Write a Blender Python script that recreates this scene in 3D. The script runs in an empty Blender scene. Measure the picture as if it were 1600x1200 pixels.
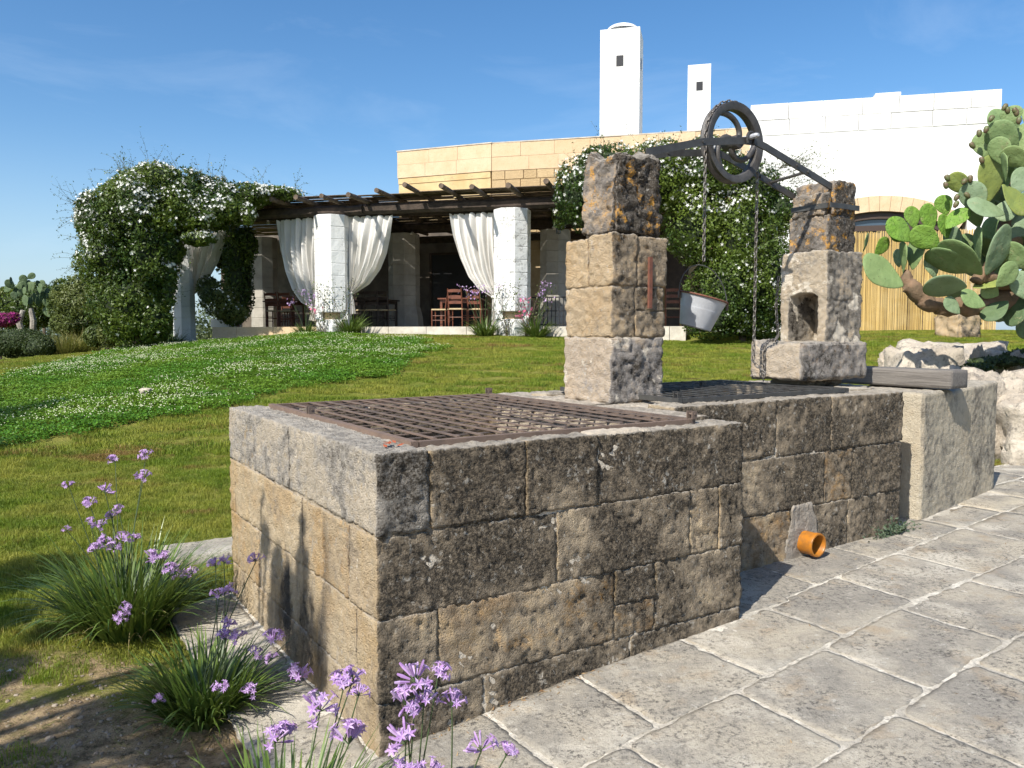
import bpy, math, random
import numpy as np
from mathutils import Vector, Matrix, Euler

random.seed(7); np.random.seed(7)
R = math.radians
sc = bpy.context.scene
C = sc.collection

# ------------------------------------------------------------------ camera, sky, sun, exposure
FPX, HZ, EYE = 1240.0, 519.0, 1.5            # focal length and horizon row (1600x1200 photograph), eye height
PITCH = math.atan((600 - HZ) / FPX); SP, CP = math.sin(PITCH), math.cos(PITCH)
cam_d = bpy.data.cameras.new('camera'); cam = bpy.data.objects.new('camera', cam_d); C.objects.link(cam)
cam.location = (0, 0, EYE); cam.rotation_euler = (math.pi/2 - PITCH, 0, 0)
cam_d.sensor_width = 36; cam_d.lens = FPX/1600*36; cam_d.clip_end = 3000; cam_d.clip_start = .05
sc.camera = cam

SUN_EL, SUN_AZ = R(44.5), R(35.0)            # the light travels towards azimuth 35 deg right of +Y
world = bpy.data.worlds.new('World'); sc.world = world; world.use_nodes = True
wn = world.node_tree; wn.nodes.clear()
def wnode(t, **k):
    n = wn.nodes.new(t)
    for a, b in k.items(): setattr(n, a, b)
    return n
sky = wnode('ShaderNodeTexSky', sky_type='NISHITA', sun_disc=False, sun_elevation=SUN_EL,
            sun_rotation=SUN_AZ + math.pi, altitude=50, air_density=1.0, dust_density=1.1, ozone_density=2.6)
bg = wnode('ShaderNodeBackground'); bg.inputs['Strength'].default_value = .118
wo = wnode('ShaderNodeOutputWorld')
tc = wnode('ShaderNodeTexCoord'); mp = wnode('ShaderNodeMapping')
mp.inputs['Scale'].default_value = (1.1, 1.1, 4.2); mp.inputs['Rotation'].default_value = (.0, .35, .5)
cn = wnode('ShaderNodeTexNoise'); cn.inputs['Scale'].default_value = 2.1; cn.inputs['Detail'].default_value = 9
cn.inputs['Roughness'].default_value = .62; cn.inputs['Distortion'].default_value = .5
cr = wnode('ShaderNodeMapRange'); cr.inputs[1].default_value = .50; cr.inputs[2].default_value = .86
cr.inputs[3].default_value = 0; cr.inputs[4].default_value = .20
cm = wnode('ShaderNodeMix', data_type='RGBA'); cm.inputs[7].default_value = (6.0, 6.9, 8.0, 1)
wn.links.new(tc.outputs['Generated'], mp.inputs['Vector']); wn.links.new(mp.outputs[0], cn.inputs['Vector'])
wn.links.new(cn.outputs[0], cr.inputs[0]); wn.links.new(cr.outputs[0], cm.inputs[0])
hs = wnode('ShaderNodeHueSaturation'); hs.inputs['Saturation'].default_value = 1.26
wn.links.new(sky.outputs[0], hs.inputs['Color']); wn.links.new(hs.outputs[0], cm.inputs[6])
hz_s = wnode('ShaderNodeSeparateXYZ'); hz_r = wnode('ShaderNodeMapRange', interpolation_type='SMOOTHSTEP'); hz_m = wnode('ShaderNodeMix', data_type='RGBA')
for i_, v_ in ((1, -.02), (2, .24), (3, .62), (4, 0.0)): hz_r.inputs[i_].default_value = v_
hz_m.inputs[7].default_value = (3.1, 4.3, 5.6, 1)          # pale haze low over the coastal plain
wn.links.new(tc.outputs['Generated'], hz_s.inputs[0]); wn.links.new(hz_s.outputs[2], hz_r.inputs[0]); wn.links.new(hz_r.outputs[0], hz_m.inputs[0])
wn.links.new(cm.outputs[2], hz_m.inputs[6]); wn.links.new(hz_m.outputs[2], bg.inputs['Color'])
wn.links.new(bg.outputs[0], wo.inputs[0])

sun_d = bpy.data.lights.new('sun', 'SUN'); sun = bpy.data.objects.new('sun', sun_d); C.objects.link(sun)
sun_d.energy = 5.0; sun_d.angle = R(.53); sun_d.color = (1.0, .95, .865)
ldir = Vector((math.cos(SUN_EL)*math.sin(SUN_AZ), math.cos(SUN_EL)*math.cos(SUN_AZ), -math.sin(SUN_EL)))
sun.rotation_euler = ldir.to_track_quat('-Z', 'Y').to_euler(); sun.location = (-6, -9, 12)

sc.view_settings.view_transform = 'Standard'; sc.view_settings.look = 'None'
sc.view_settings.exposure = .52; sc.view_settings.gamma = 1; sc.view_settings.use_curve_mapping = False
sc.render.engine = 'CYCLES'
try:
    sc.cycles.use_denoising = True; sc.cycles.max_bounces = 6; sc.cycles.diffuse_bounces = 3
    sc.cycles.transparent_max_bounces = 8; sc.cycles.sample_clamp_indirect = 4
    sc.cycles.use_adaptive_sampling = True; sc.cycles.adaptive_threshold = .02
except Exception: pass

# ------------------------------------------------------------------ geometry of the view
def ray(px, py):
    u = (px-800)/FPX; v = (600-py)/FPX
    return np.array((u, CP+v*SP, -SP+v*CP))
def at(px, py, Y):
    r = ray(px, py); t = Y/r[1]; return Vector((r[0]*t, Y, EYE+r[2]*t))
WA = np.array((-.462, 2.665)); WU = np.array((.841, .541)); WV = np.array((-.541, .841)); WROT = math.atan2(.541, .841)
def to_uv(X, Y):
    dx = np.asarray(X)-WA[0]; dy = np.asarray(Y)-WA[1]
    return dx*WU[0]+dy*WU[1], dx*WV[0]+dy*WV[1]
def from_uv(u, v):
    return WA[0]+u*WU[0]+v*WV[0], WA[1]+u*WU[1]+v*WV[1]
def pave_z(u):
    u = np.asarray(u, float)
    return np.where(u > -.2, .22*(1-np.exp(-(np.maximum(u, -.2)+.2)/1.6)), .1375*(u+.2))
def sstep(a, b, x):
    t = np.clip((np.asarray(x, float)-a)/(b-a), 0, 1); return t*t*(3-2*t)

# vectorised gradient noise
_rng = np.random.RandomState(11)
_perm = _rng.permutation(512); _perm = np.concatenate([_perm, _perm, _perm])
_grad = _rng.normal(size=(512, 3)); _grad /= np.linalg.norm(_grad, axis=1)[:, None]
def noise3(P):
    P = np.asarray(P, float); I = np.floor(P).astype(int); f = P-I; I = I & 511
    w = f*f*f*(f*(f*6-15)+10); out = np.zeros(len(P))
    for dx in (0, 1):
        for dy in (0, 1):
            for dz in (0, 1):
                h = _perm[(_perm[((_perm[(I[:, 0]+dx) & 511]+I[:, 1]+dy) & 511)]+I[:, 2]+dz) & 511]
                g = _grad[h]; d = f-np.array((dx, dy, dz))
                ww = (w[:, 0] if dx else 1-w[:, 0])*(w[:, 1] if dy else 1-w[:, 1])*(w[:, 2] if dz else 1-w[:, 2])
                out += ww*(g*d).sum(1)
    return out*1.5
def fbm(P, o=4, g=.5):
    a = 1; s = np.zeros(len(P)); P = np.array(P, float)
    for i in range(o):
        s += a*noise3(P+17.3*i); P = P*2.03; a *= g
    return s
def n2(X, Y, f, seed=0, o=3):
    X = np.asarray(X, float); sh = X.shape
    P = np.stack([X.ravel()*f, np.asarray(Y, float).ravel()*f, np.full(X.size, seed+.37)], 1)
    return fbm(P, o).reshape(sh)

def terrain(X, Y):
    X = np.asarray(X, float); Y = np.asarray(Y, float)
    far = 1.42+.083*np.minimum(X+5, 0)+.012*np.clip(X-3, 0, 8)
    far = np.maximum(far, -.6)
    near = np.clip(.05*X+.02, -.25, .19)
    y0 = 3+5.6*sstep(-.5, 4.0, X)
    t = np.clip((Y-y0)/(19.2-y0), 0, 1); t = .8*t+.2*t*t*(3-2*t)
    z = near*(1-t)+far*t
    z = z+.018*n2(X, Y, .45, 3)*np.clip((Y-3)/4, 0, 1)
    z = z-5.0*sstep(45, 400, np.hypot(X, Y-5))
    u, v = to_uv(X, Y)
    d = np.maximum.reduce([-(u+.35), v-np.where(u < 1.85, 2.1, np.where(u < 3.9, 1.8, 1.3+.04*(u-5)))])
    z = np.where(d < .5, z*sstep(0, .5, d)+(pave_z(u)-.035)*(1-sstep(0, .5, d)), z)
    return z
def paved(u, v):
    return (u > np.where(v > -.3, -.36, .04)) & (v < np.where(u < 1.85, 2.1, np.where(u < 3.9, 1.8, 1.3+.04*(u-5))))
def ground(px, py):
    r = ray(px, py); lo = None; t = .5
    while t < 60:
        p = np.array((0, 0, EYE))+r*t
        if p[2] < float(terrain(p[0], p[1])): break
        t += .05
    return Vector(p)

# ------------------------------------------------------------------ object helpers
def mesh(name, V, F, mat=None, smooth=False):
    V = np.asarray(V, dtype=np.float32); me = bpy.data.meshes.new(name)
    if isinstance(F, np.ndarray): F = [F]
    if len(F) and isinstance(F[0], np.ndarray) and F[0].ndim == 2:
        me.vertices.add(len(V)); me.vertices.foreach_set('co', V.ravel())
        li = np.concatenate([f.ravel() for f in F]).astype(np.int32)
        tot = np.concatenate([np.full(len(f), f.shape[1], np.int32) for f in F])
        st = np.concatenate([[0], np.cumsum(tot)[:-1]]).astype(np.int32)
        me.loops.add(len(li)); me.loops.foreach_set('vertex_index', li)
        me.polygons.add(len(tot)); me.polygons.foreach_set('loop_start', st); me.polygons.foreach_set('loop_total', tot)
        if smooth: me.polygons.foreach_set('use_smooth', np.ones(len(tot), bool))
        me.update(calc_edges=True)
    else:
        me.from_pydata([tuple(map(float, v)) for v in V], [], [tuple(map(int, f)) for f in F])
        if smooth:
            for p in me.polygons: p.use_smooth = True
        me.update()
    if mat: me.materials.append(mat)
    return me
def obj(name, me, parent=None, loc=(0, 0, 0), rot=(0, 0, 0), scale=(1, 1, 1)):
    o = bpy.data.objects.new(name, me); C.objects.link(o)
    o.location = loc; o.rotation_euler = rot; o.scale = scale
    if parent: o.parent = parent
    return o
def tag(o, label, cat, group=None):
    o['label'] = label; o['category'] = cat
    if group: o['group'] = group
    return o
def thing(name, label, cat, loc=(0, 0, 0), rotz=0, group=None):
    o = bpy.data.objects.new(name, None); C.objects.link(o); o.empty_display_size = .1
    o.location = loc; o.rotation_euler = (0, 0, rotz)
    return tag(o, label, cat, group)
def local(o, V):
    V = np.asarray(V, float)-np.array(o.location); a = -o.rotation_euler[2]
    c, s = math.cos(a), math.sin(a)
    return np.stack([V[:, 0]*c-V[:, 1]*s, V[:, 0]*s+V[:, 1]*c, V[:, 2]], 1)

class MB:
    def __init__(s): s.V = []; s.F = []
    def add(s, V, F):
        n = len(s.V); s.V += [tuple(v) for v in V]; s.F += [tuple(i+n for i in f) for f in F]; return s
    def box(s, c, d, M=None, taper=1):
        hx, hy, hz = d[0]/2, d[1]/2, d[2]/2
        V = [Vector((x*hx*(taper if z > 0 else 1), y*hy*(taper if z > 0 else 1), z*hz)) for z in (-1, 1) for y in (-1, 1) for x in (-1, 1)]
        if M is not None: V = [M @ v for v in V]
        c = Vector(c); V = [v+c for v in V]
        return s.add(V, [(0, 2, 3, 1), (4, 5, 7, 6), (0, 1, 5, 4), (2, 6, 7, 3), (0, 4, 6, 2), (1, 3, 7, 5)])
    def bar(s, a, b, w, h, up=(0, 0, 1)):
        a = Vector(a); b = Vector(b); d = (b-a); L = d.length; x = d.normalized(); up = Vector(up)
        y = up.cross(x)
        if y.length < 1e-4: y = Vector((1, 0, 0))
        y.normalize(); z = x.cross(y)
        M = Matrix((x, y, z)).transposed()
        return s.box((a+b)/2, (L, w, h), M)
    def tube(s, pts, rad, n=8, cap=True):
        pts = [Vector(p) for p in pts]; k = len(pts)
        if not hasattr(rad, '__len__'): rad = [rad]*k
        V = []; prev = None
        for i, p in enumerate(pts):
            t = (pts[min(i+1, k-1)]-pts[max(i-1, 0)]).normalized()
            if prev is None:
                a = Vector((0, 0, 1)) if abs(t.z) < .9 else Vector((1, 0, 0)); x = t.cross(a).normalized()
            else:
                x = (prev-t*prev.dot(t)).normalized()
            prev = x; y = t.cross(x)
            for j in range(n):
                an = 2*math.pi*j/n; V.append(p+(x*math.cos(an)+y*math.sin(an))*rad[i])
        F = [(i*n+j, i*n+(j+1) % n, (i+1)*n+(j+1) % n, (i+1)*n+j) for i in range(k-1) for j in range(n)]
        if cap: F += [tuple(range(n-1, -1, -1)), tuple((k-1)*n+j for j in range(n))]
        return s.add(V, F)
    def lathe(s, prof, n=24, M=None, loc=(0, 0, 0), close=False):
        V = []; loc = Vector(loc)
        for r, z in prof:
            for j in range(n):
                a = 2*math.pi*j/n; v = Vector((r*math.cos(a), r*math.sin(a), z))
                if M is not None: v = M @ v
                V.append(v+loc)
        k = len(prof); m = k if close else k-1
        F = [(i*n+j, i*n+(j+1) % n, ((i+1) % k)*n+(j+1) % n, ((i+1) % k)*n+j) for i in range(m) for j in range(n)]
        return s.add(V, F)
    def mesh(s, name, mat, smooth=False): return mesh(name, s.V, s.F, mat, smooth)
    def build(s, name, mat, parent=None, smooth=False, world=True):
        V = np.array([tuple(v) for v in s.V])
        if parent is not None and world: V = local(parent, V)
        return obj(name, mesh(name, V, s.F, mat, smooth), parent)
def autosmooth(o, ang=40):
    me = o.data
    for p in me.polygons: p.use_smooth = True
    try: me.set_sharp_from_angle(angle=R(ang))
    except Exception: pass
    return o

def box_surface(lo, hi, res, r=.02, rnd=True):
    lo = np.array(lo, float); hi = np.array(hi, float); d = hi-lo
    n = np.maximum(2, np.ceil(d/res)).astype(int)
    keys = []; quads = []
    S = (n[1]+1)*(n[2]+1)
    def key(i, j, k): return i*S+j*(n[2]+1)+k
    for ax in range(3):
        b, c = [(1, 2), (2, 0), (0, 1)][ax]
        J, K = np.meshgrid(np.arange(n[b]), np.arange(n[c]), indexing='ij'); J = J.ravel(); K = K.ravel()
        for side in (0, 1):
            qs = []
            for dj, dk in ((0, 0), (1, 0), (1, 1), (0, 1)):
                idx = [None]*3; idx[ax] = np.full(J.shape, n[ax]*side); idx[b] = J+dj; idx[c] = K+dk
                qs.append(key(*idx))
            q = np.stack(qs, 1)
            if side == 0: q = q[:, ::-1]
            quads.append(q)
    Q = np.concatenate(quads); uk, inv = np.unique(Q.ravel(), return_inverse=True); F = inv.reshape(Q.shape)
    i = uk//S; j = (uk % S)//(n[2]+1); k = uk % (n[2]+1)
    P = lo+np.stack([i/n[0], j/n[1], k/n[2]], 1)*d
    r = min(r, d.min()*.45)
    q = np.clip(P, lo+r, hi-r); dd = P-q; L = np.linalg.norm(dd, axis=1)[:, None]; N = dd/np.maximum(L, 1e-9)
    edge = 1-np.abs(N).max(1)
    return q+N*r, N, edge, F
def stone_mesh(lo, hi, mat, res=.02, r=.02, amp=.006, seed=0, chip=1.0, pit=.5, name='stone', carve=None, lowf=1.0):
    P, N, edge, F = box_surface(lo, hi, res, r)
    S = P+np.array((seed*3.1, seed*1.7, seed*.9))
    d = amp*lowf*fbm(S*6, 2)*1.1+amp*fbm(S*24, 3)*.85
    big = fbm(S*2.3, 2)
    d -= edge*r*(1.0+2.6*np.maximum(0, big+.15))*chip
    if pit:
        pn = noise3(S*55)
        d -= amp*pit*2.4*np.maximum(0, pn-.12)
    P = P+N*d[:, None]
    if carve is not None: P = carve(P)
    return mesh(name, P, F, mat, True)
def stone(lo, hi, mat, parent, name='stone', gap=.004, **k):
    lo = np.array(lo, float)+gap/2; hi = np.array(hi, float)-gap/2
    k.setdefault('seed', random.random()*50)
    return obj(name, stone_mesh(lo, hi, mat, name=name, **k), parent)

# ------------------------------------------------------------------ material helpers
class NT:
    def __init__(s, name):
        s.m = bpy.data.materials.new(name); s.m.use_nodes = True; s.t = s.m.node_tree; s.t.nodes.clear()
        s.out = s.t.nodes.new('ShaderNodeOutputMaterial')
    def n(s, typ, out=0, **k):
        nd = s.t.nodes.new('ShaderNode'+typ)
        ins = k.pop('ins', {})
        for a, b in k.items(): setattr(nd, a, b)
        for a, b in ins.items(): s.set(nd.inputs[a], b)
        return nd.outputs[out] if out is not None else nd
    def set(s, sock, v):
        if isinstance(v, bpy.types.NodeSocket): s.t.links.new(v, sock)
        else:
            if isinstance(v, (tuple, list)) and len(v) == 3 and sock.type == 'RGBA': v = (*v, 1)
            sock.default_value = v
    def pos(s): return s.n('NewGeometry', 'Position')
    def nor(s): return s.n('NewGeometry', 'Normal')
    def vmap(s, vec, scale=(1, 1, 1), loc=(0, 0, 0), rot=(0, 0, 0)):
        return s.n('Mapping', ins={'Vector': vec, 'Scale': scale, 'Location': loc, 'Rotation': rot})
    def noise(s, sc_, det=4, rough=.55, vec=None, dist=0):
        return s.n('TexNoise', ins={'Vector': vec if vec is not None else s.pos(), 'Scale': sc_, 'Detail': det, 'Roughness': rough, 'Distortion': dist})
    def vor(s, sc_, vec=None, feature='F1', out=0):
        return s.n('TexVoronoi', out, feature=feature, ins={'Vector': vec if vec is not None else s.pos(), 'Scale': sc_})
    def mr(s, v, a, b, c=0, d=1, smooth=False):
        return s.n('MapRange', interpolation_type='SMOOTHSTEP' if smooth else 'LINEAR', ins={0: v, 1: a, 2: b, 3: c, 4: d})
    def ma(s, op, a, b=0, clamp=False):
        return s.n('Math', operation=op, use_clamp=clamp, ins={0: a, 1: b})
    def mix(s, f, a, b, mode='MIX'):
        return s.n('Mix', 2, data_type='RGBA', blend_type=mode, ins={0: f, 6: a, 7: b})
    def dot(s, a, b): return s.n('VectorMath', 'Value', operation='DOT_PRODUCT', ins={0: a, 1: b})
    def bump(s, h, dist=.01, st=1, nrm=None):
        i = {'Height': h, 'Distance': dist, 'Strength': st}
        if nrm is not None: i['Normal'] = nrm
        return s.n('Bump', ins=i)
    def pbr(s, col, rough=.8, nrm=None, **k):
        i = {'Base Color': col, 'Roughness': rough}
        if nrm is not None: i['Normal'] = nrm
        i.update(k)
        return s.n('BsdfPrincipled', ins=i)
    def fin(s, sh): s.t.links.new(sh, s.out.inputs[0]); return s.m

FRONT = (.541, -.841, 0); LEFT = (-.841, -.541, 0)
def limestone(name, tan=(.46, .36, .22), grey=(.24, .195, .14), black=(.05, .042, .032), amt=0.0, front=1.0,
              ochre=.2, orange=0.0, white=.4, top=.8, streak=False, bump=.013, plaster=0.0, topc=(.43, .39, .33), fleck=.5, bare=.02, leftg=.15):
    t = NT(name); p = t.pos(); nm = t.nor()
    a = t.noise(2.6, 5, .6, dist=.4); b = t.noise(15, 6, .68); c = t.noise(75, 4, .65); d = t.noise(5.5, 6, .7, vec=t.vmap(p, loc=(7, 3, 5)))
    rnd = t.n('ObjectInfo', 'Random')
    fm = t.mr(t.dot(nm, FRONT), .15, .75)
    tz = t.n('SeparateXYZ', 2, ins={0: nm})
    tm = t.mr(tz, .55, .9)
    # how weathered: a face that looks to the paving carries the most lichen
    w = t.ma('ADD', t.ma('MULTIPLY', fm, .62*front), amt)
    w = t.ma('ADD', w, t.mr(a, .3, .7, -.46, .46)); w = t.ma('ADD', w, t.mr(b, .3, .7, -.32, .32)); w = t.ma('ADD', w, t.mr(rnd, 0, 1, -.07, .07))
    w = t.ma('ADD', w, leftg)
    base = t.mix(t.mr(d, .35, .65), tan, tuple(x*.78 for x in tan))
    base = t.mix(t.mr(rnd, 0, 1, 0, .35), base, (.40, .33, .24))
    oc = t.ma('MULTIPLY', t.mr(t.noise(3.7, 5, .6, vec=t.vmap(p, loc=(2, 9, 1))), .48, .62), ochre*1.5, True)
    base = t.mix(oc, base, (.40, .245, .095))
    g1 = t.mix(t.mr(w, .12, .52, 0, .92, True), base, grey)
    g1 = t.mix(t.mr(c, .35, .68, 0, .45), g1, tuple(x*1.55 for x in grey))
    bl = t.ma('MULTIPLY', t.mr(w, .45, .85), t.mr(c, .36, .56, .35, 1))
    g2 = t.mix(bl, g1, black)
    if ochre > .3:   # brown lower stones keep their colour under the lichen
        g2 = t.mix(t.ma('MULTIPLY', oc, t.mr(b, .42, .6, 0, .75)), g2, (.30, .185, .085))
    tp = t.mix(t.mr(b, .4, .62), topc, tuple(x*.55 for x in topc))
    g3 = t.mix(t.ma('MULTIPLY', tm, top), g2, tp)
    if white:
        vs = t.vor(26, vec=t.mix(.06, p, t.n('TexNoise', 1, ins={'Vector': p, 'Scale': 30})))
        wl = t.ma('MULTIPLY', t.mr(vs, .30, .16), t.mr(t.noise(6, 4, .6, vec=t.vmap(p, loc=(4, 4, 9))), .52, .62))
        g3 = t.mix(t.ma('MULTIPLY', wl, white), g3, (.50, .48, .43))
        wl2 = t.ma('MULTIPLY', t.mr(t.noise(34, 5, .7, vec=t.vmap(p, loc=(1, 7, 3))), .60, .68), fleck)
        g3 = t.mix(wl2, g3, (.46, .44, .39))
    if orange:
        om = t.ma('MULTIPLY', t.mr(t.noise(11, 6, .7, vec=t.vmap(p, loc=(3, 1, 4))), .545, .62), t.mr(c, .4, .55, .3, 1))
        g3 = t.mix(t.ma('MULTIPLY', om, orange), g3, (.58, .30, .055))
    if plaster:
        pm = t.mr(t.noise(4.2, 5, .6, vec=t.vmap(p, loc=(8, 2, 6))), .60-.14*plaster, .63-.14*plaster)
        g3 = t.mix(t.ma('MULTIPLY', pm, .85), g3, (.66, .59, .48))
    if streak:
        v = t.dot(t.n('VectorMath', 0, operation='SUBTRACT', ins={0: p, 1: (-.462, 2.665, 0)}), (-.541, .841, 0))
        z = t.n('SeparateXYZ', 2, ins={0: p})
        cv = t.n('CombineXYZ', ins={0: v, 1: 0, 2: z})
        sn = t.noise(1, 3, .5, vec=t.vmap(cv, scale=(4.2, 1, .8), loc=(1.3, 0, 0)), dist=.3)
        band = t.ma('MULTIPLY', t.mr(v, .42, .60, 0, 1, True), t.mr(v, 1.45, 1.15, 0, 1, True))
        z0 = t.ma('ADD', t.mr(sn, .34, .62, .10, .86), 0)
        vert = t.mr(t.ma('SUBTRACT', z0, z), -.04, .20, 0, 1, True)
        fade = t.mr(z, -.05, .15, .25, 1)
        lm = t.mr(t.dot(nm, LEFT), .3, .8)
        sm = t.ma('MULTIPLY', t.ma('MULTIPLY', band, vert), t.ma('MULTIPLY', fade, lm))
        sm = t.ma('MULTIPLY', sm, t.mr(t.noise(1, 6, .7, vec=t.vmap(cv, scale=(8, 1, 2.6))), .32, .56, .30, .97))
        g3 = t.mix(sm, g3, (.05, .045, .04))  # black mould streaks together with soft plant and tree shade painted into the stone
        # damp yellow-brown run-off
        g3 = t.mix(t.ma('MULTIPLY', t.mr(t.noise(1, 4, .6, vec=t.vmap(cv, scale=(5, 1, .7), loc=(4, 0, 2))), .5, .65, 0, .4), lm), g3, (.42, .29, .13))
    h = t.ma('ADD', t.ma('MULTIPLY', t.noise(42, 6, .72), 1.0), t.ma('MULTIPLY', t.mr(t.vor(85), .0, .45), .35))
    h = t.ma('ADD', h, t.ma('MULTIPLY', t.noise(150, 4, .7), .6))
    return t.fin(t.pbr(g3, .93, t.bump(h, bump, 1), **{'Specular IOR Level': .2}))
def plain(name, col, rough=.7, nz=None, nscale=8, bump=0, bscale=60, metal=0, spec=.4, rnd=0, rcol=None):
    t = NT(name); c = col
    if nz is not None: c = t.mix(t.mr(t.noise(nscale, 6, .62), .36, .64), col, nz)
    if rnd: c = t.mix(t.mr(t.n('ObjectInfo', 'Random'), 0, 1, 0, rnd), c, rcol or tuple(x*.6 for x in col))
    nr = t.bump(t.noise(bscale, 5, .65), bump) if bump else None
    return t.fin(t.pbr(c, rough, nr, Metallic=metal, **{'Specular IOR Level': spec}))
def leafy(name, c1, c2, c3=None, trans=.25, rough=.5, nsc=.8, spec=.35):
    t = NT(name); ri = t.n('NewGeometry', 'Random Per Island')
    c = t.mix(ri, c1, c2)
    if c3: c = t.mix(t.mr(t.noise(nsc, 4, .6), .42, .62, 0, .85), c, c3)
    a = t.pbr(c, rough, **{'Specular IOR Level': spec})
    b = t.n('BsdfTranslucent', ins={'Color': t.mix(.5, c, (.25, .32, .05))})
    return t.fin(t.n('MixShader', ins={0: trans, 1: a, 2: b}))
# ------------------------------------------------------------------ materials
M = {}
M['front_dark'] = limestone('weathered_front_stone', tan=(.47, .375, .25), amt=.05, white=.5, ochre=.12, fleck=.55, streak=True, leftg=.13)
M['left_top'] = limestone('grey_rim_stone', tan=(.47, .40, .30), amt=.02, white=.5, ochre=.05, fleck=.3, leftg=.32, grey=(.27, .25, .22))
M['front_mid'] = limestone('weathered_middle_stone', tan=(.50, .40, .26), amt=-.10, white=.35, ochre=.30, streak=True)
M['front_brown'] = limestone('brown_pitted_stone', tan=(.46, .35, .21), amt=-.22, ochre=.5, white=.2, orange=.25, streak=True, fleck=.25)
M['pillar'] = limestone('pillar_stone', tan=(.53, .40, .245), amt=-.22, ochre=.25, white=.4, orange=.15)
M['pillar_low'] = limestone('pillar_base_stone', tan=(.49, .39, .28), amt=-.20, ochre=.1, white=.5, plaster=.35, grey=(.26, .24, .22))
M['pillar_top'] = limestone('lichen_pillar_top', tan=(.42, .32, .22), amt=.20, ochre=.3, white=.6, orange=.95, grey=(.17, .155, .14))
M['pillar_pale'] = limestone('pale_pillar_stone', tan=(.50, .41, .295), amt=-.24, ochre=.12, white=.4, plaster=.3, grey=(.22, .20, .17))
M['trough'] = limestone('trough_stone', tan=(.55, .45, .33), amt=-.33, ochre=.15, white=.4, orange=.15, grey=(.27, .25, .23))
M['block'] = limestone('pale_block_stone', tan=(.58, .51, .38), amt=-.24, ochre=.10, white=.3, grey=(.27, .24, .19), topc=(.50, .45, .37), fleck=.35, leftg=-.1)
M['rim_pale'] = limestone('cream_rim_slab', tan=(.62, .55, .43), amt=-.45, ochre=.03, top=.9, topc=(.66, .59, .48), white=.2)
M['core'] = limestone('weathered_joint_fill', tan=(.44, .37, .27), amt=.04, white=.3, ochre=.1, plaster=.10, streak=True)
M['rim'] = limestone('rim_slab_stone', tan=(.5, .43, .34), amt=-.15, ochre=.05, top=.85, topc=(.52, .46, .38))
M['mortar'] = plain('old_mortar', (.34, .29, .22), .95, (.17, .15, .12), 9, .01, 50)
M['mortar_pale'] = plain('pale_mortar', (.50, .43, .34), .95, (.36, .31, .24), 12, .01, 40)
M['patch'] = plain('grey_cement', (.30, .265, .22), .95, (.19, .165, .135), 12, .012, 50)
M['cavity'] = plain('cistern_lining', (.20, .17, .13), .95, (.09, .075, .06), 6, .02, 20)
M['litter'] = plain('leaf_litter', (.20, .15, .085), .95, (.04, .03, .02), 14, .02, 60)
M['rust'] = plain('rusty_iron', (.15, .11, .085), .75, (.075, .06, .052), 14, .002, 200, spec=.5, rnd=.4, rcol=(.24, .15, .10))
M['rust_red'] = plain('red_rust', (.20, .075, .045), .8, (.12, .05, .035), 30, .002, 200)
M['iron'] = plain('grey_painted_iron', (.06, .06, .056), .5, (.035, .032, .03), 12, .0015, 160, spec=.6)
M['iron_wheel'] = plain('pitted_wheel_iron', (.075, .07, .065), .5, (.035, .032, .03), 16, .002, 150, spec=.6)
M['galv'] = plain('galvanised_steel', (.52, .54, .57), .5, (.40, .41, .43), 7, .0008, 90, metal=.15, spec=.6)
M['chain'] = plain('weathered_chain_steel', (.20, .19, .18), .5, (.11, .09, .07), 40, metal=.4, spec=.6)
M['pvc'] = plain('orange_drain_pipe', (.45, .16, .010), .42, (.30, .12, .02), 30, spec=.5)
M['pvc_in'] = plain('pipe_inside', (.09, .045, .02), .8)
M['wood_grey'] = None
t = NT('weathered_grey_timber'); p = t.n('TexCoord', 3)
gr = t.noise(1, 6, .7, vec=t.vmap(p, scale=(3, 60, 60)), dist=.6)
M['wood_grey'] = t.fin(t.pbr(t.mix(t.mr(gr, .3, .7), (.085, .075, .068), (.22, .20, .175)), .85, t.bump(gr, .006)))
t = NT('paving_limestone'); p = t.pos(); rn = t.n('ObjectInfo', 'Random')
c = t.mix(rn, (.47, .415, .32), (.375, .34, .28))
c = t.mix(t.mr(t.noise(3.5, 5, .6), .40, .58, 0, .85), c, (.27, .25, .215))
c = t.mix(t.mr(t.noise(2.1, 4, .6, vec=t.vmap(p, loc=(3, 8, 0))), .50, .64, 0, .8), c, (.56, .515, .43))
c = t.mix(t.mr(t.noise(5.2, 4, .6, vec=t.vmap(p, loc=(9, 2, 0))), .56, .68, 0, .5), c, (.36, .27, .17))
sp = t.ma('MULTIPLY', t.mr(t.noise(44, 7, .85), .505, .575), t.mr(t.noise(4.4, 4, .65, vec=t.vmap(p, loc=(1, 1, 7))), .38, .58, .15, 1))
c = t.mix(t.ma('MULTIPLY', sp, .88), c, (.07, .065, .06))
sp2 = t.mr(t.noise(120, 4, .7, vec=t.vmap(p, loc=(5, 5, 5))), .60, .66, 0, .7)
c = t.mix(sp2, c, (.12, .11, .10))
wh = t.mr(t.noise(36, 5, .7, vec=t.vmap(p, loc=(2, 6, 3))), .60, .67, 0, .6)
c = t.mix(wh, c, (.52, .49, .43))
h = t.ma('ADD', t.ma('MULTIPLY', t.noise(38, 6, .75), 1), t.ma('MULTIPLY', t.noise(150, 4, .7), .5))
M['paving'] = t.fin(t.pbr(c, .9, t.bump(h, .009), **{'Specular IOR Level': .25}))
t = NT('paving_joint_mortar')
c = t.mix(t.mr(t.noise(9, 6, .7), .38, .54), (.74, .69, .59), (.46, .42, .35)); c = t.mix(t.mr(t.noise(50, 6, .75), .52, .62, 0, .7), c, (.20, .18, .15))
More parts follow.
